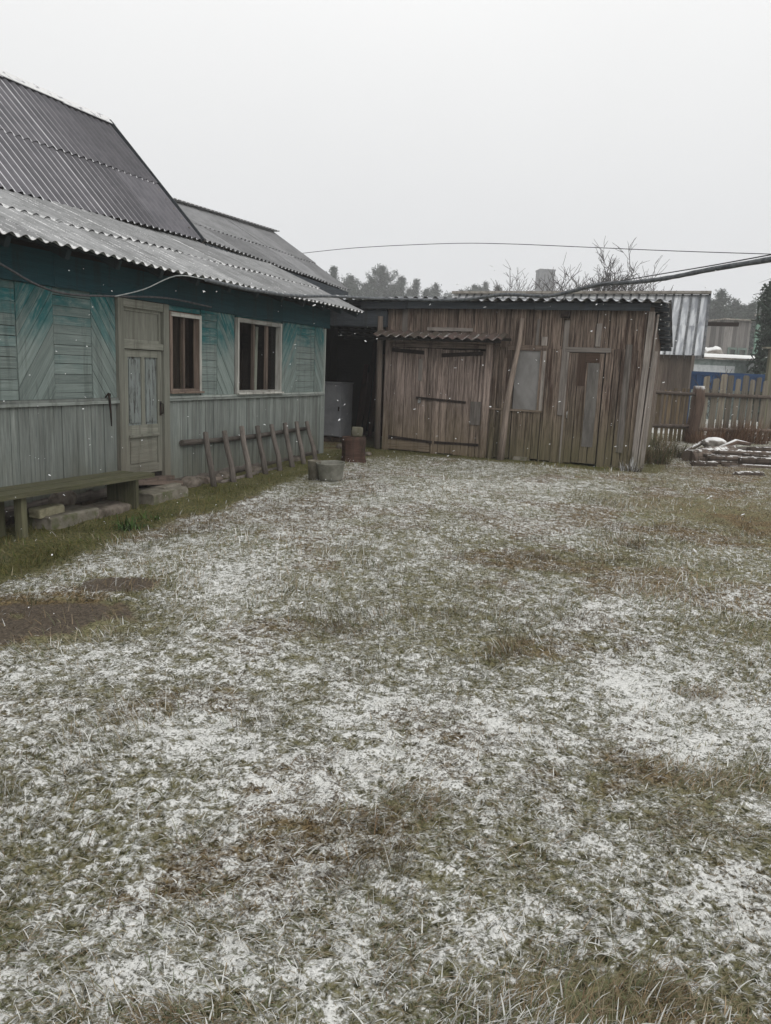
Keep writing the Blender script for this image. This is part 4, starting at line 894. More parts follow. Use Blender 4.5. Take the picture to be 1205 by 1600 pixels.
# ================================================================== TREES
needle = plain('needles', (0.018, 0.030, 0.020), (0.050, 0.068, 0.050), 1.5, snow=0.25)
trunk_m = plain('pine_trunk', (0.05, 0.04, 0.035), (0.11, 0.09, 0.08), 4)
def crown_np(h, wdt, kind, seed):
    g = np.random.default_rng(seed); C = []
    nl = int(h * 2.6)
    for i in range(nl):
        t = (i + g.uniform(0, .8)) / nl; lv = g.uniform(0.55, 1.2)
        z = h * (0.12 + 0.88 * t)
        if kind == 'spruce': rr = wdt * (1 - t) ** 1.0 * lv + 0.08
        else: rr = wdt * (1 - t) ** 0.85 * lv + 0.12
        nb = g.integers(4, 9)
        for b in range(nb):
            th = g.uniform(0, 2 * math.pi); L = rr * g.uniform(0.3, 1.5)
            m_ = max(3, int(L * 4.5)); s = np.linspace(0.15, 1, m_)
            dz = (-0.25 if kind == 'spruce' else 0.25) * L * s + 0.22 * L * s ** 2
            C.append(np.stack([np.cos(th) * L * s, np.sin(th) * L * s, z + dz], 1) + g.normal(0, 0.09, (m_, 3)))
    C = np.concatenate(C); K = 8
    c = np.repeat(C, K, 0) + g.normal(0, 0.2, (len(C) * K, 3)); n = len(c)
    d = g.normal(0, 1, (n, 3)); d /= np.linalg.norm(d, axis=1)[:, None]; e = np.cross(d, g.normal(0, 1, (n, 3))); e /= np.linalg.norm(e, axis=1)[:, None] + 1e-9
    L = g.uniform(0.10, 0.30, (n, 1)); wq = g.uniform(0.025, 0.07, (n, 1))
    v = np.stack([c - d * L - e * wq, c + d * L - e * wq * .4, c + d * L + e * wq * .4, c - d * L + e * wq], 1).reshape(-1, 3)
    return v, np.arange(n * 4).reshape(-1, 4)
protos = {}
def conifer(px, py, Y, wpx, kind, label, seed):
    Y = Y * 1.45 if Y > 50 else Y
    q = atY(px, py, Y); h = q[2]; wdt = wpx * Y / FOC * 3.7
    t = thing('pine_tree' if kind == 'pine' else 'spruce_tree', label, 'tree', loc=(q[0], q[1], 0), rz=R.uniform(0, 6), group='hazy conifers beyond the roofs')
    v, f = crown_np(h, wdt, kind, seed); mesh_np('crown', v, f, needle, t)
    mb = MB(); mb.tube([(0, 0, -0.2), (0.1, 0, h * 0.5), (0, 0, h * 0.97)], [h * 0.016, h * 0.011, 0.02], 7); mb.build('trunk', trunk_m, t)
for i, a in enumerate([(521, 420, 78, 13, 'spruce', 'thin conifer top just right of the rear roof slope'), (503, 436, 70, 16, 'pine', 'low rounded pine partly hidden by the rear roof edge'),
        (548, 431, 88, 24, 'pine', 'broad pine between the rear roof and the tallest pine'), (598, 417, 90, 26, 'pine', 'tallest pine of the left group above the shed roof'),
        (573, 445, 92, 18, 'pine', 'small pine touching the left side of the tallest pine'), (628, 433, 92, 17, 'spruce', 'pointed conifer right of the tallest pine'), (651, 436, 95, 16, 'spruce', 'second pointed conifer right of the tallest pine'),
        (682, 446, 95, 14, 'pine', 'last low conifer of the left group before the gap'), (667, 452, 93, 15, 'pine', 'low bushy pine between the pointed conifer and the gap'), (742, 446, 92, 17, 'pine', 'bushy pine just right of the gap in the treeline'), (723, 455, 95, 18, 'pine', 'low hazy pine at the right side of the treeline gap'),
        (759, 443, 96, 10, 'spruce', 'slim conifer between the bushy pine and the bare tree'), (778, 446, 90, 10, 'spruce', 'small pointed conifer left of the bare tree'), (703, 461, 98, 15, 'pine', 'lowest conifer in the treeline gap'),
        (536, 446, 99, 18, 'pine', 'low hazy pine filling the space left of the broad pine'), (612, 449, 99, 20, 'pine', 'low hazy pine under the right shoulder of the tallest pine'), (640, 452, 100, 20, 'spruce', 'low hazy conifer between the two pointed conifers'),
        (582, 440, 97, 14, 'spruce', 'slim conifer directly left of the tallest pine'), (750, 452, 99, 20, 'pine', 'low hazy pine behind the slim conifer at the right of the gap'), (1112, 470, 72, 16, 'pine', 'low pine touching the end of the tin roof ridge'), (1162, 480, 74, 16, 'pine', 'low hazy pine between the small conifer and the barn'),
        (1128, 457, 66, 20, 'pine', 'rounded pine just right of the tin roof'), (1150, 472, 70, 18, 'pine', 'smaller pine behind the faded brown barn'), (1174, 476, 66, 15, 'spruce', 'small conifer above the barn roof near the right edge'),
        (1196, 460, 58, 18, 'pine', 'dark pine at the right edge above the barn'), (1214, 446, 34, 2.4, 'spruce', 'near dark spruce cut by the right edge')]):
    conifer(*a, seed=100 + i)
def bare_tree(loc, h, seed, label, spread=0.5, lv=5, name='bare_tree', grp=None, r0=None):
    g = random.Random(seed); t = thing(name, label, 'tree', loc=loc, group=grp)
    tk = MB(); br = MB()
    def grow(p, d, L, r, k):
        n = 3; pts = [p]; dd = d.copy(); r = max(r, 0.012)
        for i in range(n):
            dd = (dd + Vector((g.uniform(-1, 1), g.uniform(-1, 1), g.uniform(-.5, .8))) * 0.20).normalized(); pts.append(pts[-1] + dd * (L / n))
        (tk if k == 0 else br).tube(pts, [r * (1 - 0.4 * i / n) for i in range(n + 1)], 6 if k < 2 else 3, cap=False)
        if k >= lv: return
        for j in range(g.choice((4, 5)) if k < 3 else 3):
            at_ = pts[-1] if j == 0 else pts[g.randint(1, n)]
            ax_ = Vector((g.uniform(-1, 1), g.uniform(-1, 1), g.uniform(-0.35, 0.8)))
            grow(at_, (dd + ax_ * spread * (1.3 if k < 2 else 1.5)).normalized(), L * g.uniform(0.55, 0.85), r * 0.62, k + 1)
    grow(Vector((0, 0, -0.1)), Vector((0, 0, 1)), h * 0.36, r0 or h * 0.022, 0)
    tk.build('trunk', M['bark'], t, fix=False); br.build('branches', twig, t, fix=False)
twig = plain('twigs', (0.04, 0.034, 0.032), (0.09, 0.08, 0.075), 5)
q = atY(895, 420, 38); bare_tree((q[0], q[1], 0), q[2] * 1.22, 5, 'large bare tree with tangled branches behind the tin roof', 0.75, 6, r0=0.12)
q = atY(825, 438, 42); bare_tree((q[0], q[1], 0), q[2] * 1.12, 12, 'smaller bare tree left of the grey tower', 0.75, 5, r0=0.08)
q = atY(940, 440, 44); bare_tree((q[0], q[1], 0), q[2] * 1.1, 23, 'low bare tree at the right side of the tangled one', 0.75, 5, r0=0.07)
q = atY(1122, 570, 24); bare_tree((q[0], q[1], 0), 2.4, 31, 'young leafless sapling behind the fence before the blue boards', 0.6, 3, 'sapling', r0=0.02)

# ================================================================== CABLES
def cable(name, pts, r, m, label, cat='cable', n=7, wob=0.0, sub=5):
    P = [np.array(p, float) for p in pts]; out_ = []
    for i in range(len(P) - 1):
        p0, p1, p2, p3 = P[max(i - 1, 0)], P[i], P[i + 1], P[min(i + 2, len(P) - 1)]
        for j in range(sub):
            t = j / sub; out_.append(0.5 * ((2 * p1) + (-p0 + p2) * t + (2 * p0 - 5 * p1 + 4 * p2 - p3) * t * t + (-p0 + 3 * p1 - 3 * p2 + p3) * t ** 3))
    out_.append(P[-1]); mb = MB(); mb.tube([tuple(p) for p in out_], [r * (1 + R.uniform(-wob, wob)) for _ in out_], n)
    return tag(mb.build(name, m), label, cat)
def hp(px, py, off): return HF.w(HF.y(px, py, off))
cable('wrapped_cable', [hp(322, 437, 0.62), hp(360, 446, 0.62), hp(400, 454, 0.62), hp(460, 462, 0.62), hp(520, 463, 0.7), atY(600, 467, 13.6), atY(700, 469, 12.7), atY(745, 466, 12.3), atY(790, 460, 11.8), atY(850, 463, 11.0), atY(885, 457, 10.6), atY(935, 445, 10.0), atY(1000, 440, 9.3), atY(1050, 433, 8.7), atY(1110, 421, 8.0), atY(1205, 405, 7.0), atY(1300, 388, 6.2)],
      0.025, M['cable'], 'thick grey wrapped cable sagging across the sky from the house eave to the right', wob=0.09)
cable('support_wire', [atY(930, 446, 10.0), atY(1010, 432, 9.2), atY(1100, 417, 8.1), atY(1205, 398, 7.0), atY(1300, 380, 6.2)], 0.006, M['wire'], 'thin straight wire carrying the thick wrapped cable at the right', 'wire', 5)
cable('overhead_wire', [hp(470, 396, -3.0), atY(560, 387, 18), atY(700, 380.5, 17), atY(790, 381, 16), atY(900, 385.5, 15), atY(1050, 392, 14), atY(1205, 397, 13), atY(1320, 400, 12.3)], 0.0070, M['wire'], 'single thin wire crossing the sky above the treeline', 'wire', 5)
cable('eave_cable', [hp(-60, 380, 0.22), hp(0, 412, 0.22), hp(60, 446, 0.22), hp(110, 460, 0.22), hp(185, 463, 0.22), hp(262, 466, 0.16), hp(330, 480, 0.12)], 0.012, M['wire'], 'dark cable sagging under the eave above the panelled door', 'cable')
cable('pale_wire', [hp(180, 463, 0.25), hp(225, 452, 0.3), hp(275, 431, 0.42), hp(318, 436, 0.56), hp(340, 441, 0.6)], 0.007, M['wire_pale'], 'pale thin wire rising from above the door to the eave edge', 'wire', 5)

# ================================================================== PLANTS
def tuft_thing(name, p, label, n, h, spread, cols, seed, cat='weed', wd=0.004, bend=0.6):
    g = np.random.default_rng(seed)
    a = g.uniform(0, 2 * math.pi, n); r = spread * np.sqrt(g.uniform(0, 1, n)); L = h * g.uniform(0.45, 1.1, n)
    x0, y0 = r * np.cos(a), r * np.sin(a); th = a + g.normal(0, 0.9, n); tilt = g.uniform(0.05, bend, n)
    V = []; K = 4
    for k in range(K):
        t = k / (K - 1); b = tilt * (0.4 + 1.3 * t)
        cx = x0 + np.cos(th) * L * t * np.sin(b); cy = y0 + np.sin(th) * L * t * np.sin(b); cz = L * t * np.cos(b)
        w_ = wd * (1 - 0.75 * t); nx, ny = -np.sin(th), np.cos(th)
        V += [np.stack([cx - nx * w_, cy - ny * w_, cz], 1), np.stack([cx + nx * w_, cy + ny * w_, cz], 1)]
    V = np.stack(V, 1).reshape(-1, 3); base = np.arange(n)[:, None] * 2 * K
    f = np.concatenate([base + np.array([[2 * k, 2 * k + 1, 2 * k + 3, 2 * k + 2]]) for k in range(K - 1)], 0)
    c = np.array(cols)[g.integers(0, len(cols), n)] * g.uniform(0.6, 1.3, (n, 1)); c = np.repeat(c, 2 * K, 0)
    o = mesh_np(name, V, f, M['blade'], None, c); o.location = tuple(p); return tag(o, label, cat)
def blade_mat():
    m, n, b = mat('blade'); k = N(n); c = k.attr('col'); k.put(b.inputs['Base Color'], c); b.inputs['Roughness'].default_value = 0.8; return m
M['blade'] = blade_mat()
p = on_ground(205, 826); tuft_thing('green_weed', p, 'fresh green leafy weed growing by the bench leg', 46, 0.17, 0.12, [(0.045, 0.085, 0.02), (0.06, 0.10, 0.03)], 3, wd=0.011, bend=1.1)
p = on_ground(232, 812); tuft_thing('green_weed', p, 'small green weed in front of the concrete door step', 30, 0.12, 0.12, [(0.05, 0.10, 0.02), (0.08, 0.11, 0.03)], 4, wd=0.008, bend=1.1)
wb = [(0.10, 0.08, 0.045), (0.16, 0.12, 0.07), (0.07, 0.075, 0.03)]
p = on_ground(1010, 722); tuft_thing('dry_bush', p, 'dry weed bush at the right corner of the shed', 520, 0.42, 0.45, wb, 5, 'bush', 0.006, 0.9)
p = on_ground(1045, 712); tuft_thing('dry_bush', p, 'dark dry weeds between the shed corner and the log pile', 520, 0.38, 0.55, wb, 6, 'bush', 0.006, 0.9)
p = on_ground(985, 736); tuft_thing('dry_bush', p, 'small snowy weed at the foot of the shed corner', 120, 0.22, 0.18, [(0.12, 0.10, 0.07), (0.4, 0.4, 0.4)], 7, 'bush', 0.007, 0.9)
p = on_ground(1010, 696); tuft_thing('dry_bush', p, 'low weeds under the left fence panel beside the shed', 500, 0.4, 0.7, wb, 15, 'bush', 0.007, 0.9)
rd = [(0.15, 0.075, 0.04), (0.18, 0.11, 0.06), (0.11, 0.055, 0.03)]
for i, (px, py, lb) in enumerate([(1172, 692, 'rust coloured dry grass clump along the grey pickets, nearest the edge of the photo'), (1140, 691, 'rust coloured dry grass clump against the pickets behind the log pile'), (1100, 693, 'brown dry grass clump at the foot of the rotten fence post')]):
    p = on_ground(px, py); tuft_thing('dry_grass_clump', p, lb, 420, 0.75 if i < 2 else 0.5, 0.5, rd, 8 + i, 'dry grass', 0.006, 0.6)

# ================================================================== GROUND
def spots():
    L = []
    for (px, py, rx, ry, a) in [(990, 1060, .38, .30, .55), (1060, 1175, .16, .2, .5), (1120, 1095, .55, .16, .35), (330, 1540, .30, .16, .35), (60, 1530, .25, .14, .3), (565, 1095, .5, .28, .35), (600, 1520, .2, .1, .2), (355, 905, .35, .7, .35),
                                (1185, 1420, .2, .2, .3), (900, 762, 1.3, .5, .30), (470, 830, .8, .8, .18), (640, 770, 1.2, 1.2, .20), (470, 1200, .5, .3, .25), (860, 1160, .5, .3, .22), (760, 1440, .2, .15, .3), (960, 950, .5, .25, .25), (1150, 1160, .4, .2, .25), (280, 1150, .35, .2, .2),
                                (1080, 1215, .42, .18, -.45), (640, 1285, .28, .16, -.32), (900, 1545, .32, .12, -.45), (1060, 1580, .4, .10, -.4), (800, 1020, .45, .40, -.30), (850, 870, .8, .6, -.25), (1180, 820, 1.0, 1.2, -.35), (1060, 790, 1.0, .9, -.22), (1080, 890, .8, .6, -.28), (240, 1595, .22, .08, -.4),
                                (520, 985, .35, .3, -.22), (980, 880, .4, .3, -.2), (1140, 980, .6, .4, -.28), (700, 930, .5, .5, -.15), (900, 1000, .35, .2, -.2), (1100, 1290, .3, .15, -.25), (75, 947, .55, .30, -.8), (198, 908, .30, .18, -.7), (0, 960, .6, .36, -.7), (640, 940, .4, .4, -.12), (430, 1300, .2, .1, -.2), (830, 1380, .25, .12, -.22), (360, 1010, .5, .3, .1)]:
        q = gnd(px, py); L.append((q[0], q[1], rx, ry, a))
    return L
SP = spots()
def cover(x, y):
    n = (x - HF.o[0]) * HF.ay[0] + (y - HF.o[1]) * HF.ay[1]; xa = (x - HF.o[0]) * HF.ax[0] + (y - HF.o[1]) * HF.ax[1]
    sy = (x - SF.o[0]) * SF.ay[0] + (y - SF.o[1]) * SF.ay[1]; sx = (x - SF.o[0]) * SF.ax[0] + (y - SF.o[1]) * SF.ax[1]
    c = 0.48 + 0.14 * (fbm(x * 0.7, y * 0.7, 21, 3) - 0.5) + 0.40 * (fbm(x * 4.2, y * 4.2, 31, 4) - 0.5)
    for (cx, cy, rx, ry, a) in SP: c = c + (0.5 if a > 0 else 0.7 if a > -0.6 else 1) * a * np.exp(-(((x - cx) / rx) ** 2 + ((y - cy) / ry) ** 2))
    wv = 0.35 * (fbm(x * 1.1, y * 1.1, 41, 2) - 0.5)
    e = 0.95 + np.clip((xa - 3) * 0.09, -0.05, 0.5) + wv
    strip = 1 - sm(n, e - 0.12, e + 0.22)                                          # bare strip sheltered by the eave
    strip = strip * sm(xa, -1.6, -0.6)
    sh = (1 - sm(-sy, 0.25 + wv, 0.75 + wv)) * sm(sx, -3.0, -2.5) * (1 - sm(sx, 4.9, 5.5)) * (sy < 4.5)   # foot of the shed
    sh = np.maximum(sh, np.exp(-((sx + 0.3) ** 2 / 1.2 + (sy + 0.5) ** 2 / 0.7)))
    bare = np.maximum(strip, sh)
    c = c * (1 - bare) - 0.35 * bare
    brown = np.zeros_like(c)
    for (px, py, rx, ry) in ((70, 950, .60, .30), (0, 960, .6, .36), (195, 908, .32, .18)):
        q = gnd(px, py); brown = np.maximum(brown, np.exp(-(((x - q[0]) / rx) ** 2 + ((y - q[1]) / ry) ** 2) ** 2))
    brown = sm(brown + 1.5 * (fbm(x * 5, y * 5, 51, 4) - 0.5), 0.30, 0.75)* (brown > 0.03)
    moss = bare * (1 - brown) * (0.75 + 0.25 * sm(fbm(x * 3, y * 3, 61, 2), 0.3, 0.6)) * (1 - sm(-n, -0.05, 0.05)) * (1 - 0.8 * (sy > 0.3) * (sx > -3) * (sx < 5))
    c = np.where(y > 24, c + 0.25, c)
    right = sm(x, 1.5, 5) * sm(y, 5, 8) * (1 - sm(y, 14, 17))
    c = c - 0.16 * right - 0.07 * sm(y, 4, 9)
    dry = np.clip(0.15 + 0.6 * sm(fbm(x * 1.3, y * 1.3, 71, 3), 0.48, 0.66) + 0.35 * right, 0, 1)
    return np.clip(c, 0, 1), np.clip(moss, 0, 1), np.maximum(dry * (1 - moss), brown), brown
def lump(x, y):
    fl = 5.0 * fbm(x * 0.8, y * 0.8, 95, 2); c, s = np.cos(fl), np.sin(fl)
    wx = x + 0.02 * vnoise(x * 22, y * 22, 7); wy = y + 0.02 * vnoise(x * 22, y * 22, 9)
    m = sm(fbm(x * 0.9 + 5, y * 0.9, 87, 2), 0.35, 0.65)
    return fbm(wx * 36, wy * 44, 84, 3) * (1 - 0.6 * m) + 0.6 * m * fbm(wx * 17, wy * 22, 86, 3)
def micro(x, y, r):
    h = 0.030 * (fbm(x * 5, y * 5, 81, 2) - 0.5) * (1 - sm(r, 14, 20)) + 0.022 * (fbm(x * 16, y * 16, 82, 2) - 0.5) * (1 - sm(r, 8, 13))
    return h + 0.026 * (lump(x, y) - 0.5) * (1 - sm(r, 5, 10))
rr = np.concatenate([[0.02, 0.3, 0.7, 1.0], np.geomspace(1.2, 26, 760), np.geomspace(27, 320, 34)])
th = np.concatenate([np.linspace(rad(-40), rad(40), 860), np.linspace(rad(40.6), rad(319.4), 150)])
TH, RR = np.meshgrid(th, rr); X = RR * np.sin(TH); Y = RR * np.cos(TH)
cv, ms, dr, bw_ = cover(X, Y)
inh = ((X - HF.o[0]) * HF.ay[0] + (Y - HF.o[1]) * HF.ay[1] < -0.03) & ((X - HF.o[0]) * HF.ax[0] + (Y - HF.o[1]) * HF.ax[1] > 0)
Z = base_z(X, Y) + micro(X, Y, RR) * (1 - 0.7 * bw_) * np.where(inh, 0.2, 1)
nr, nt_ = X.shape
idx = np.arange(nr * nt_).reshape(nr, nt_); nx_ = np.roll(idx, -1, axis=1)
F4 = np.stack([idx[:-1], nx_[:-1], nx_[1:], idx[1:]], -1).reshape(-1, 4)[:, ::-1]
def ground_mat():
    m, n, b = mat('snowy_grass_ground'); k = N(n); P_ = k.obj(); c = k.attr('col'); cv_ = k.xyz(c, 0); ms_ = k.xyz(c, 1); dr_ = k.xyz(c, 2)
    P2 = k.map(P_, (1, 1, 0.4))
    a = k.noise(P2, 11, 5, 0.7, 0.6); b2 = k.noise(P2, 42, 5, 0.7, 0.8); c2 = k.noise(P2, 95, 3, 0.6); d2 = k.noise(P2, 6, 4, 0.6)
    g1 = k.mix(k.range(b2, 0.33, 0.60), (0.032, 0.032, 0.014), (0.26, 0.240, 0.125))
    g2 = k.mix(k.range(b2, 0.38, 0.62), (0.042, 0.028, 0.012), (0.27, 0.195, 0.095))
    g3 = k.mix(k.range(b2, 0.38, 0.62), (0.045, 0.052, 0.012), (0.145, 0.130, 0.045))
    col = k.mix(k.range(k.math('ADD', dr_, k.math('MULTIPLY', k.math('SUBTRACT', d2, 0.5), 1.4)), 0.25, 0.85), g1, g2)
    col = k.mix(ms_, col, g3)
    col = k.mix(k.range(k.noise(P2, 2.3, 4, 0.6), 0.55, 0.75), col, k.scale(col, 0.75))
    lm = k.attr('lump', 'Fac')
    so_ = k.attr('soil', 'Fac'); col = k.mix(so_, col, k.mix(k.range(b2, 0.35, 0.65), (0.060, 0.047, 0.034), (0.15, 0.118, 0.088)))
    mm = k.math('ADD', k.math('MULTIPLY', lm, 0.5), k.math('ADD', k.math('ADD', k.math('MULTIPLY', a, 0.5), k.math('MULTIPLY', b2, 0.75)), k.math('MULTIPLY', c2, 0.5)))
    mm = k.math('SUBTRACT', mm, 0.625)
    thr = k.math('SUBTRACT', 0.728, k.math('MULTIPLY', cv_, 0.44))
    f = k.range(mm, k.math('SUBTRACT', thr, 0.018), k.math('ADD', thr, 0.055))
    wet = k.range(mm, k.math('SUBTRACT', thr, 0.15), k.math('ADD', thr, 0.03), 0.0, 0.42)
    f = k.math('MULTIPLY', k.math('MAXIMUM', f, wet), k.range(cv_, 0.02, 0.22))
    snowc = k.mix(k.range(c2, 0.3, 0.6), (0.62, 0.62, 0.59), (0.88, 0.88, 0.85))
    col = k.mix(f, col, snowc)
    k.put(b.inputs['Base Color'], col); b.inputs['Roughness'].default_value = 0.9
    k.put(b.inputs['Normal'], k.bump(k.math('ADD', mm, k.math('MULTIPLY', f, 0.25)), 0.9, 0.03)); return m
LM = lump(X, Y)
ground = mesh_np('ground', np.stack([X, Y, Z], -1).reshape(-1, 3), F4, ground_mat(), None, np.stack([cv, ms, dr], -1).reshape(-1, 3), smooth=True)
a_ = ground.data.attributes.new('soil', 'FLOAT', 'POINT'); a_.data.foreach_set('value', bw_.ravel().astype(np.float32))
a_ = ground.data.attributes.new('lump', 'FLOAT', 'POINT'); a_.data.foreach_set('value', LM.ravel().astype(np.float32))
ground['kind'] = 'structure'

# ------------------------------------------------------------------ grass: short matted blades, many carrying snow
def grass(n, r0, r1, Lr, wr, seed, lay=(0.5, 1.35), snowk=1.0, clump=True, wscale=3.2, xy=None):
    g = np.random.default_rng(seed)
    if xy is not None: n = len(xy); r0, r1 = 1, 2
    r = r0 * (r1 / r0) ** g.uniform(0, 1, n); t = g.uniform(rad(-35), rad(35), n)
    x = r * np.sin(t); y = r * np.cos(t)
    if xy is not None: x, y = xy[:, 0], xy[:, 1]; r = np.hypot(x, y)
    hn = (x - HF.o[0]) * HF.ay[0] + (y - HF.o[1]) * HF.ay[1]; ha = (x - HF.o[0]) * HF.ax[0] + (y - HF.o[1]) * HF.ax[1]
    sy = (x - SF.o[0]) * SF.ay[0] + (y - SF.o[1]) * SF.ay[1]; sx = (x - SF.o[0]) * SF.ax[0] + (y - SF.o[1]) * SF.ax[1]
    ok = ~((hn < 0.06) & (ha > -0.2)) & ~((sy > -0.12) & (sx < 4.9) & (sx > -3.4))
    cv, ms, dr, br = cover(x, y)
    if xy is not None: dr = np.maximum(dr, 0.8); cv = cv * 0.5
    ok &= g.uniform(0, 1, n) > br * 0.82
    ok &= g.uniform(0, 1, n) < np.where(hn < 0.34, 0.25, 1.0)
    if clump: ok &= g.uniform(0, 1, n) < 0.3 + 0.8 * sm(fbm(x * 9, y * 9, 91, 3), 0.38, 0.62) + ms
    ok &= g.uniform(0, 1, n) < np.clip(1.35 - 1.05 * cv, 0.2, 1) + ms
    x, y, r, cv, ms, dr = x[ok], y[ok], r[ok], cv[ok], ms[ok], dr[ok]; n = len(x)
    z = base_z(x, y) + micro(x, y, r) - 0.004
    tus = sm(fbm(x * 2.2, y * 2.2, 93, 2), 0.55, 0.72) * (1 - sm(cv, .5, .8))
    L = g.uniform(*Lr, n) * (1 + 0.45 * tus); wd = g.uniform(*wr, n) * np.maximum(1, r / wscale) ** 0.55
    flow = 2 * math.pi * fbm(x * 0.8, y * 0.8, 95, 2) * 1.6
    thh = flow + g.normal(0, 1.1, n); tilt = g.uniform(*lay, n) * (1 - 0.35 * tus)
    sn = g.uniform(0, 1, n) < np.clip(0.08 + 0.62 * cv, 0, 0.62) * snowk * (1 - ms)
    wd[sn] *= 1.4
    K = 4; V = []; cx, cy, cz = x.copy(), y.copy(), z.copy(); nx, ny = -np.sin(thh), np.cos(thh); curl = g.uniform(0.1, 0.9, n)
    for k in range(K):
        q = k / (K - 1); w_ = wd * (1 - 0.8 * q ** 1.5) * 0.5
        V += [np.stack([cx - nx * w_, cy - ny * w_, cz], 1), np.stack([cx + nx * w_, cy + ny * w_, cz], 1)]
        b = np.minimum(tilt + curl * q * 1.2, 1.75); s = L / (K - 1)
        cx = cx + np.cos(thh) * np.sin(b) * s; cy = cy + np.sin(thh) * np.sin(b) * s; cz = np.maximum(cz + np.cos(b) * s, z + 0.002)
    V = np.stack(V, 1).reshape(-1, 3); base = np.arange(n)[:, None] * 2 * K
    f = np.concatenate([base + np.array([[2 * k, 2 * k + 1, 2 * k + 3, 2 * k + 2]]) for k in range(K - 1)], 0)
    pal = np.array([(0.14, 0.145, 0.078), (0.105, 0.125, 0.062), (0.22, 0.20, 0.13), (0.30, 0.26, 0.18), (0.20, 0.155, 0.10)])
    dryp = np.array([(0.23, 0.165, 0.095), (0.18, 0.12, 0.07), (0.29, 0.225, 0.15), (0.14, 0.11, 0.06), (0.21, 0.18, 0.11)])
    mosp = np.array([(0.075, 0.090, 0.020), (0.115, 0.110, 0.030), (0.16, 0.13, 0.05), (0.06, 0.085, 0.02), (0.14, 0.115, 0.04)])
    i = g.integers(0, 5, n); C = pal[i]; m_ = g.uniform(0, 1, n) < dr * 0.8; C[m_] = dryp[i[m_]]; m_ = g.uniform(0, 1, n) < ms; C[m_] = mosp[i[m_]]
    C = C * g.uniform(0.7, 1.3, (n, 1))
    C[sn] = np.array((0.62, 0.62, 0.59)) * g.uniform(0.6, 1.12, (sn.sum(), 1))
    Cv = np.repeat(C[:, None, :], 2 * K, 1)
    return V, f, Cv.reshape(-1, 3)
def tussocks():
    g = np.random.default_rng(5); L = []
    for (px, py, rx, ry) in ((1080, 1215, .34, .12), (960, 1190, .22, .10), (640, 1285, .22, .12), (900, 1545, .30, .10), (1040, 1575, .30, .09), (800, 1020, .30, .25), (845, 870, .3, .2), (1010, 790, .7, .5), (1120, 830, .6, .6), (1000, 920, .35, .2), (240, 1590, .16, .06), (660, 1250, .2, .1), (1100, 1290, .22, .10), (1090, 1080, .12, .07), (540, 985, .2, .2), (950, 870, .3, .2), (990, 850, .25, .2)):
        q = gnd(px, py); m = int(450 + 1500 * rx)
        L.append(np.stack([q[0] + rx * g.normal(0, 0.6, m), q[1] + ry * g.normal(0, 0.6, m)], 1))
    for _ in range(150):
        r = 1.5 * (15 / 1.5) ** g.uniform(); t = g.uniform(-0.6, 0.6); m = 70; s = g.uniform(0.03, 0.09) * (1 + r / 8)
        L.append(np.array([[r * math.sin(t), r * math.cos(t)]]) + g.normal(0, s, (m, 2)))
    return np.concatenate(L)
parts = [grass(0, 0, 0, (0.025, 0.075), (0.0016, 0.0034), 4, lay=(0.5, 1.45), snowk=0.45, xy=tussocks()), grass(135000, 1.35, 24, (0.020, 0.062), (0.0018, 0.0042), 1), grass(13000, 1.4, 9, (0.03, 0.085), (0.0012, 0.0026), 2, lay=(0.3, 1.35), snowk=0.22), grass(48000, 4.5, 24, (0.03, 0.095), (0.002, 0.004), 3, lay=(0.2, 1.2), snowk=0.6)]
off = 0; Vs = []; Fs = []; Cs = []
for v, f, c in parts: Vs.append(v); Fs.append(f + off); Cs.append(c); off += len(v)
gr = mesh_np('grass', np.concatenate(Vs), np.concatenate(Fs), M['blade'], None, np.concatenate(Cs)); gr['kind'] = 'stuff'
tag(gr, 'short matted winter grass dusted with snow over the whole yard', 'grass')

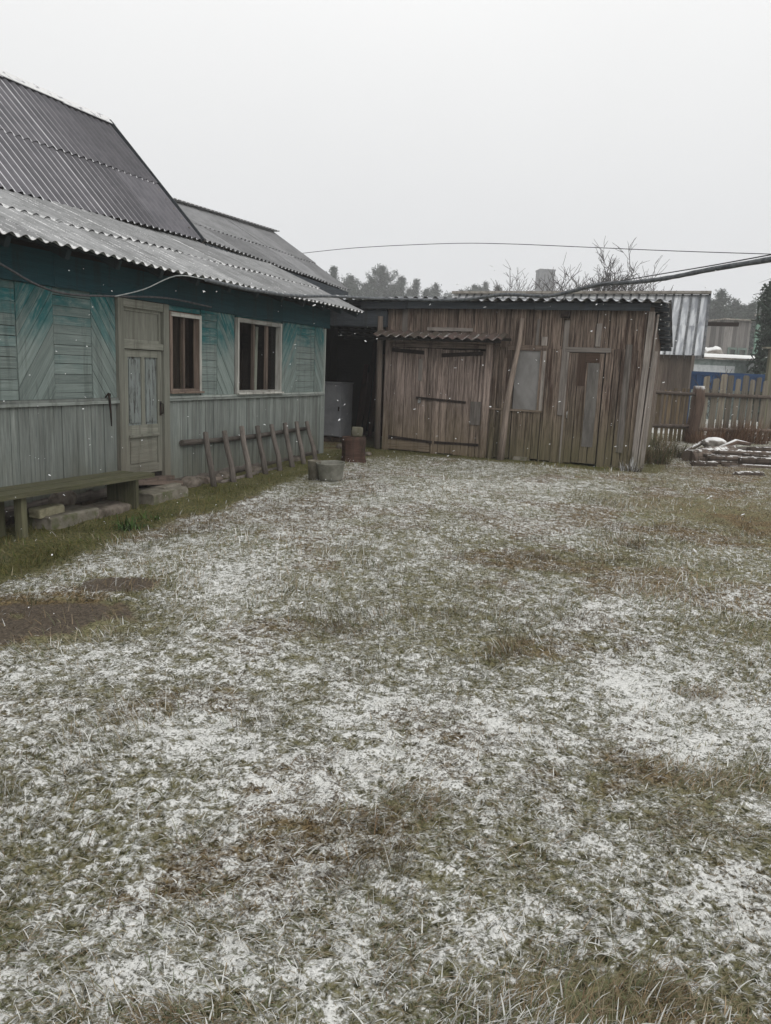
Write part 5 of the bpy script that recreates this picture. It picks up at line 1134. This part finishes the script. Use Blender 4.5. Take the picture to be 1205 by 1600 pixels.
# ------------------------------------------------------------------ falling snow
g = np.random.default_rng(77); n = 800
Y = g.uniform(1.6, 15, n) ** 1.0; X = g.uniform(-0.55, 0.55, n) * Y; Zc = g.uniform(0.1, 0.76, n); Z = EYE + (Zc - 0.62) * Y * 1.0; Z = np.clip(Z, 0.05, 7)
bm = bmesh.new(); bmesh.ops.create_icosphere(bm, subdivisions=1, radius=1.0); bv = np.array([v.co[:] for v in bm.verts]); bf_ = np.array([[v.index for v in f.verts] for f in bm.faces]); bm.free()
hn = (X - HF.o[0]) * HF.ay[0] + (Y - HF.o[1]) * HF.ay[1]; sy = (X - SF.o[0]) * SF.ay[0] + (Y - SF.o[1]) * SF.ay[1]
ok = (hn > 0.5) & (sy < -0.6); X, Y, Z = X[ok], Y[ok], Z[ok]; n = len(X)
s = np.stack([g.uniform(0.0012, 0.004, n), g.uniform(0.001, 0.003, n), g.uniform(0.001, 0.0025, n)], 1) * (0.7 + Y[:, None] / 9)
s[:, 0] *= np.where(g.uniform(0, 1, n) < 0.3, 2.2, 1.0)
V = bv[None] * s[:, None] * g.uniform(0.7, 1.3, (n, len(bv), 1)); a = g.uniform(-0.9, 0.9, n); ca, sa = np.cos(a)[:, None], np.sin(a)[:, None]
V = np.stack([V[..., 0] * ca - V[..., 2] * sa, V[..., 1], V[..., 0] * sa + V[..., 2] * ca], -1) + np.stack([X, Y, Z], 1)[:, None]
flm, n__, b__ = mat('snowflake'); b__.inputs['Base Color'].default_value = (0.85, 0.86, 0.88, 1)
fl = mesh_np('snowflakes', V.reshape(-1, 3), (bf_[None] + np.arange(n)[:, None, None] * len(bv)).reshape(-1, 3), flm); fl['kind'] = 'stuff'
tag(fl, 'small white snowflakes falling through the air of the yard', 'snow')

# ------------------------------------------------------------------ haze
hz = MB(); hz.box(-330, 330, -330, 330, -1.4, 36.0); hm = bpy.data.materials.new('haze'); hm.use_nodes = True; hn_ = hm.node_tree; hn_.nodes.clear()
o_ = hn_.nodes.new('ShaderNodeOutputMaterial'); v_ = hn_.nodes.new('ShaderNodeVolumePrincipled'); v_.inputs['Density'].default_value = 0.0017; v_.inputs['Color'].default_value = (0.97, 0.975, 1.0, 1)
hn_.links.new(v_.outputs[0], o_.inputs['Volume'])
ho = hz.build('haze', hm); ho['kind'] = 'stuff'; tag(ho, 'pale winter haze filling the air over the yard and beyond', 'haze')
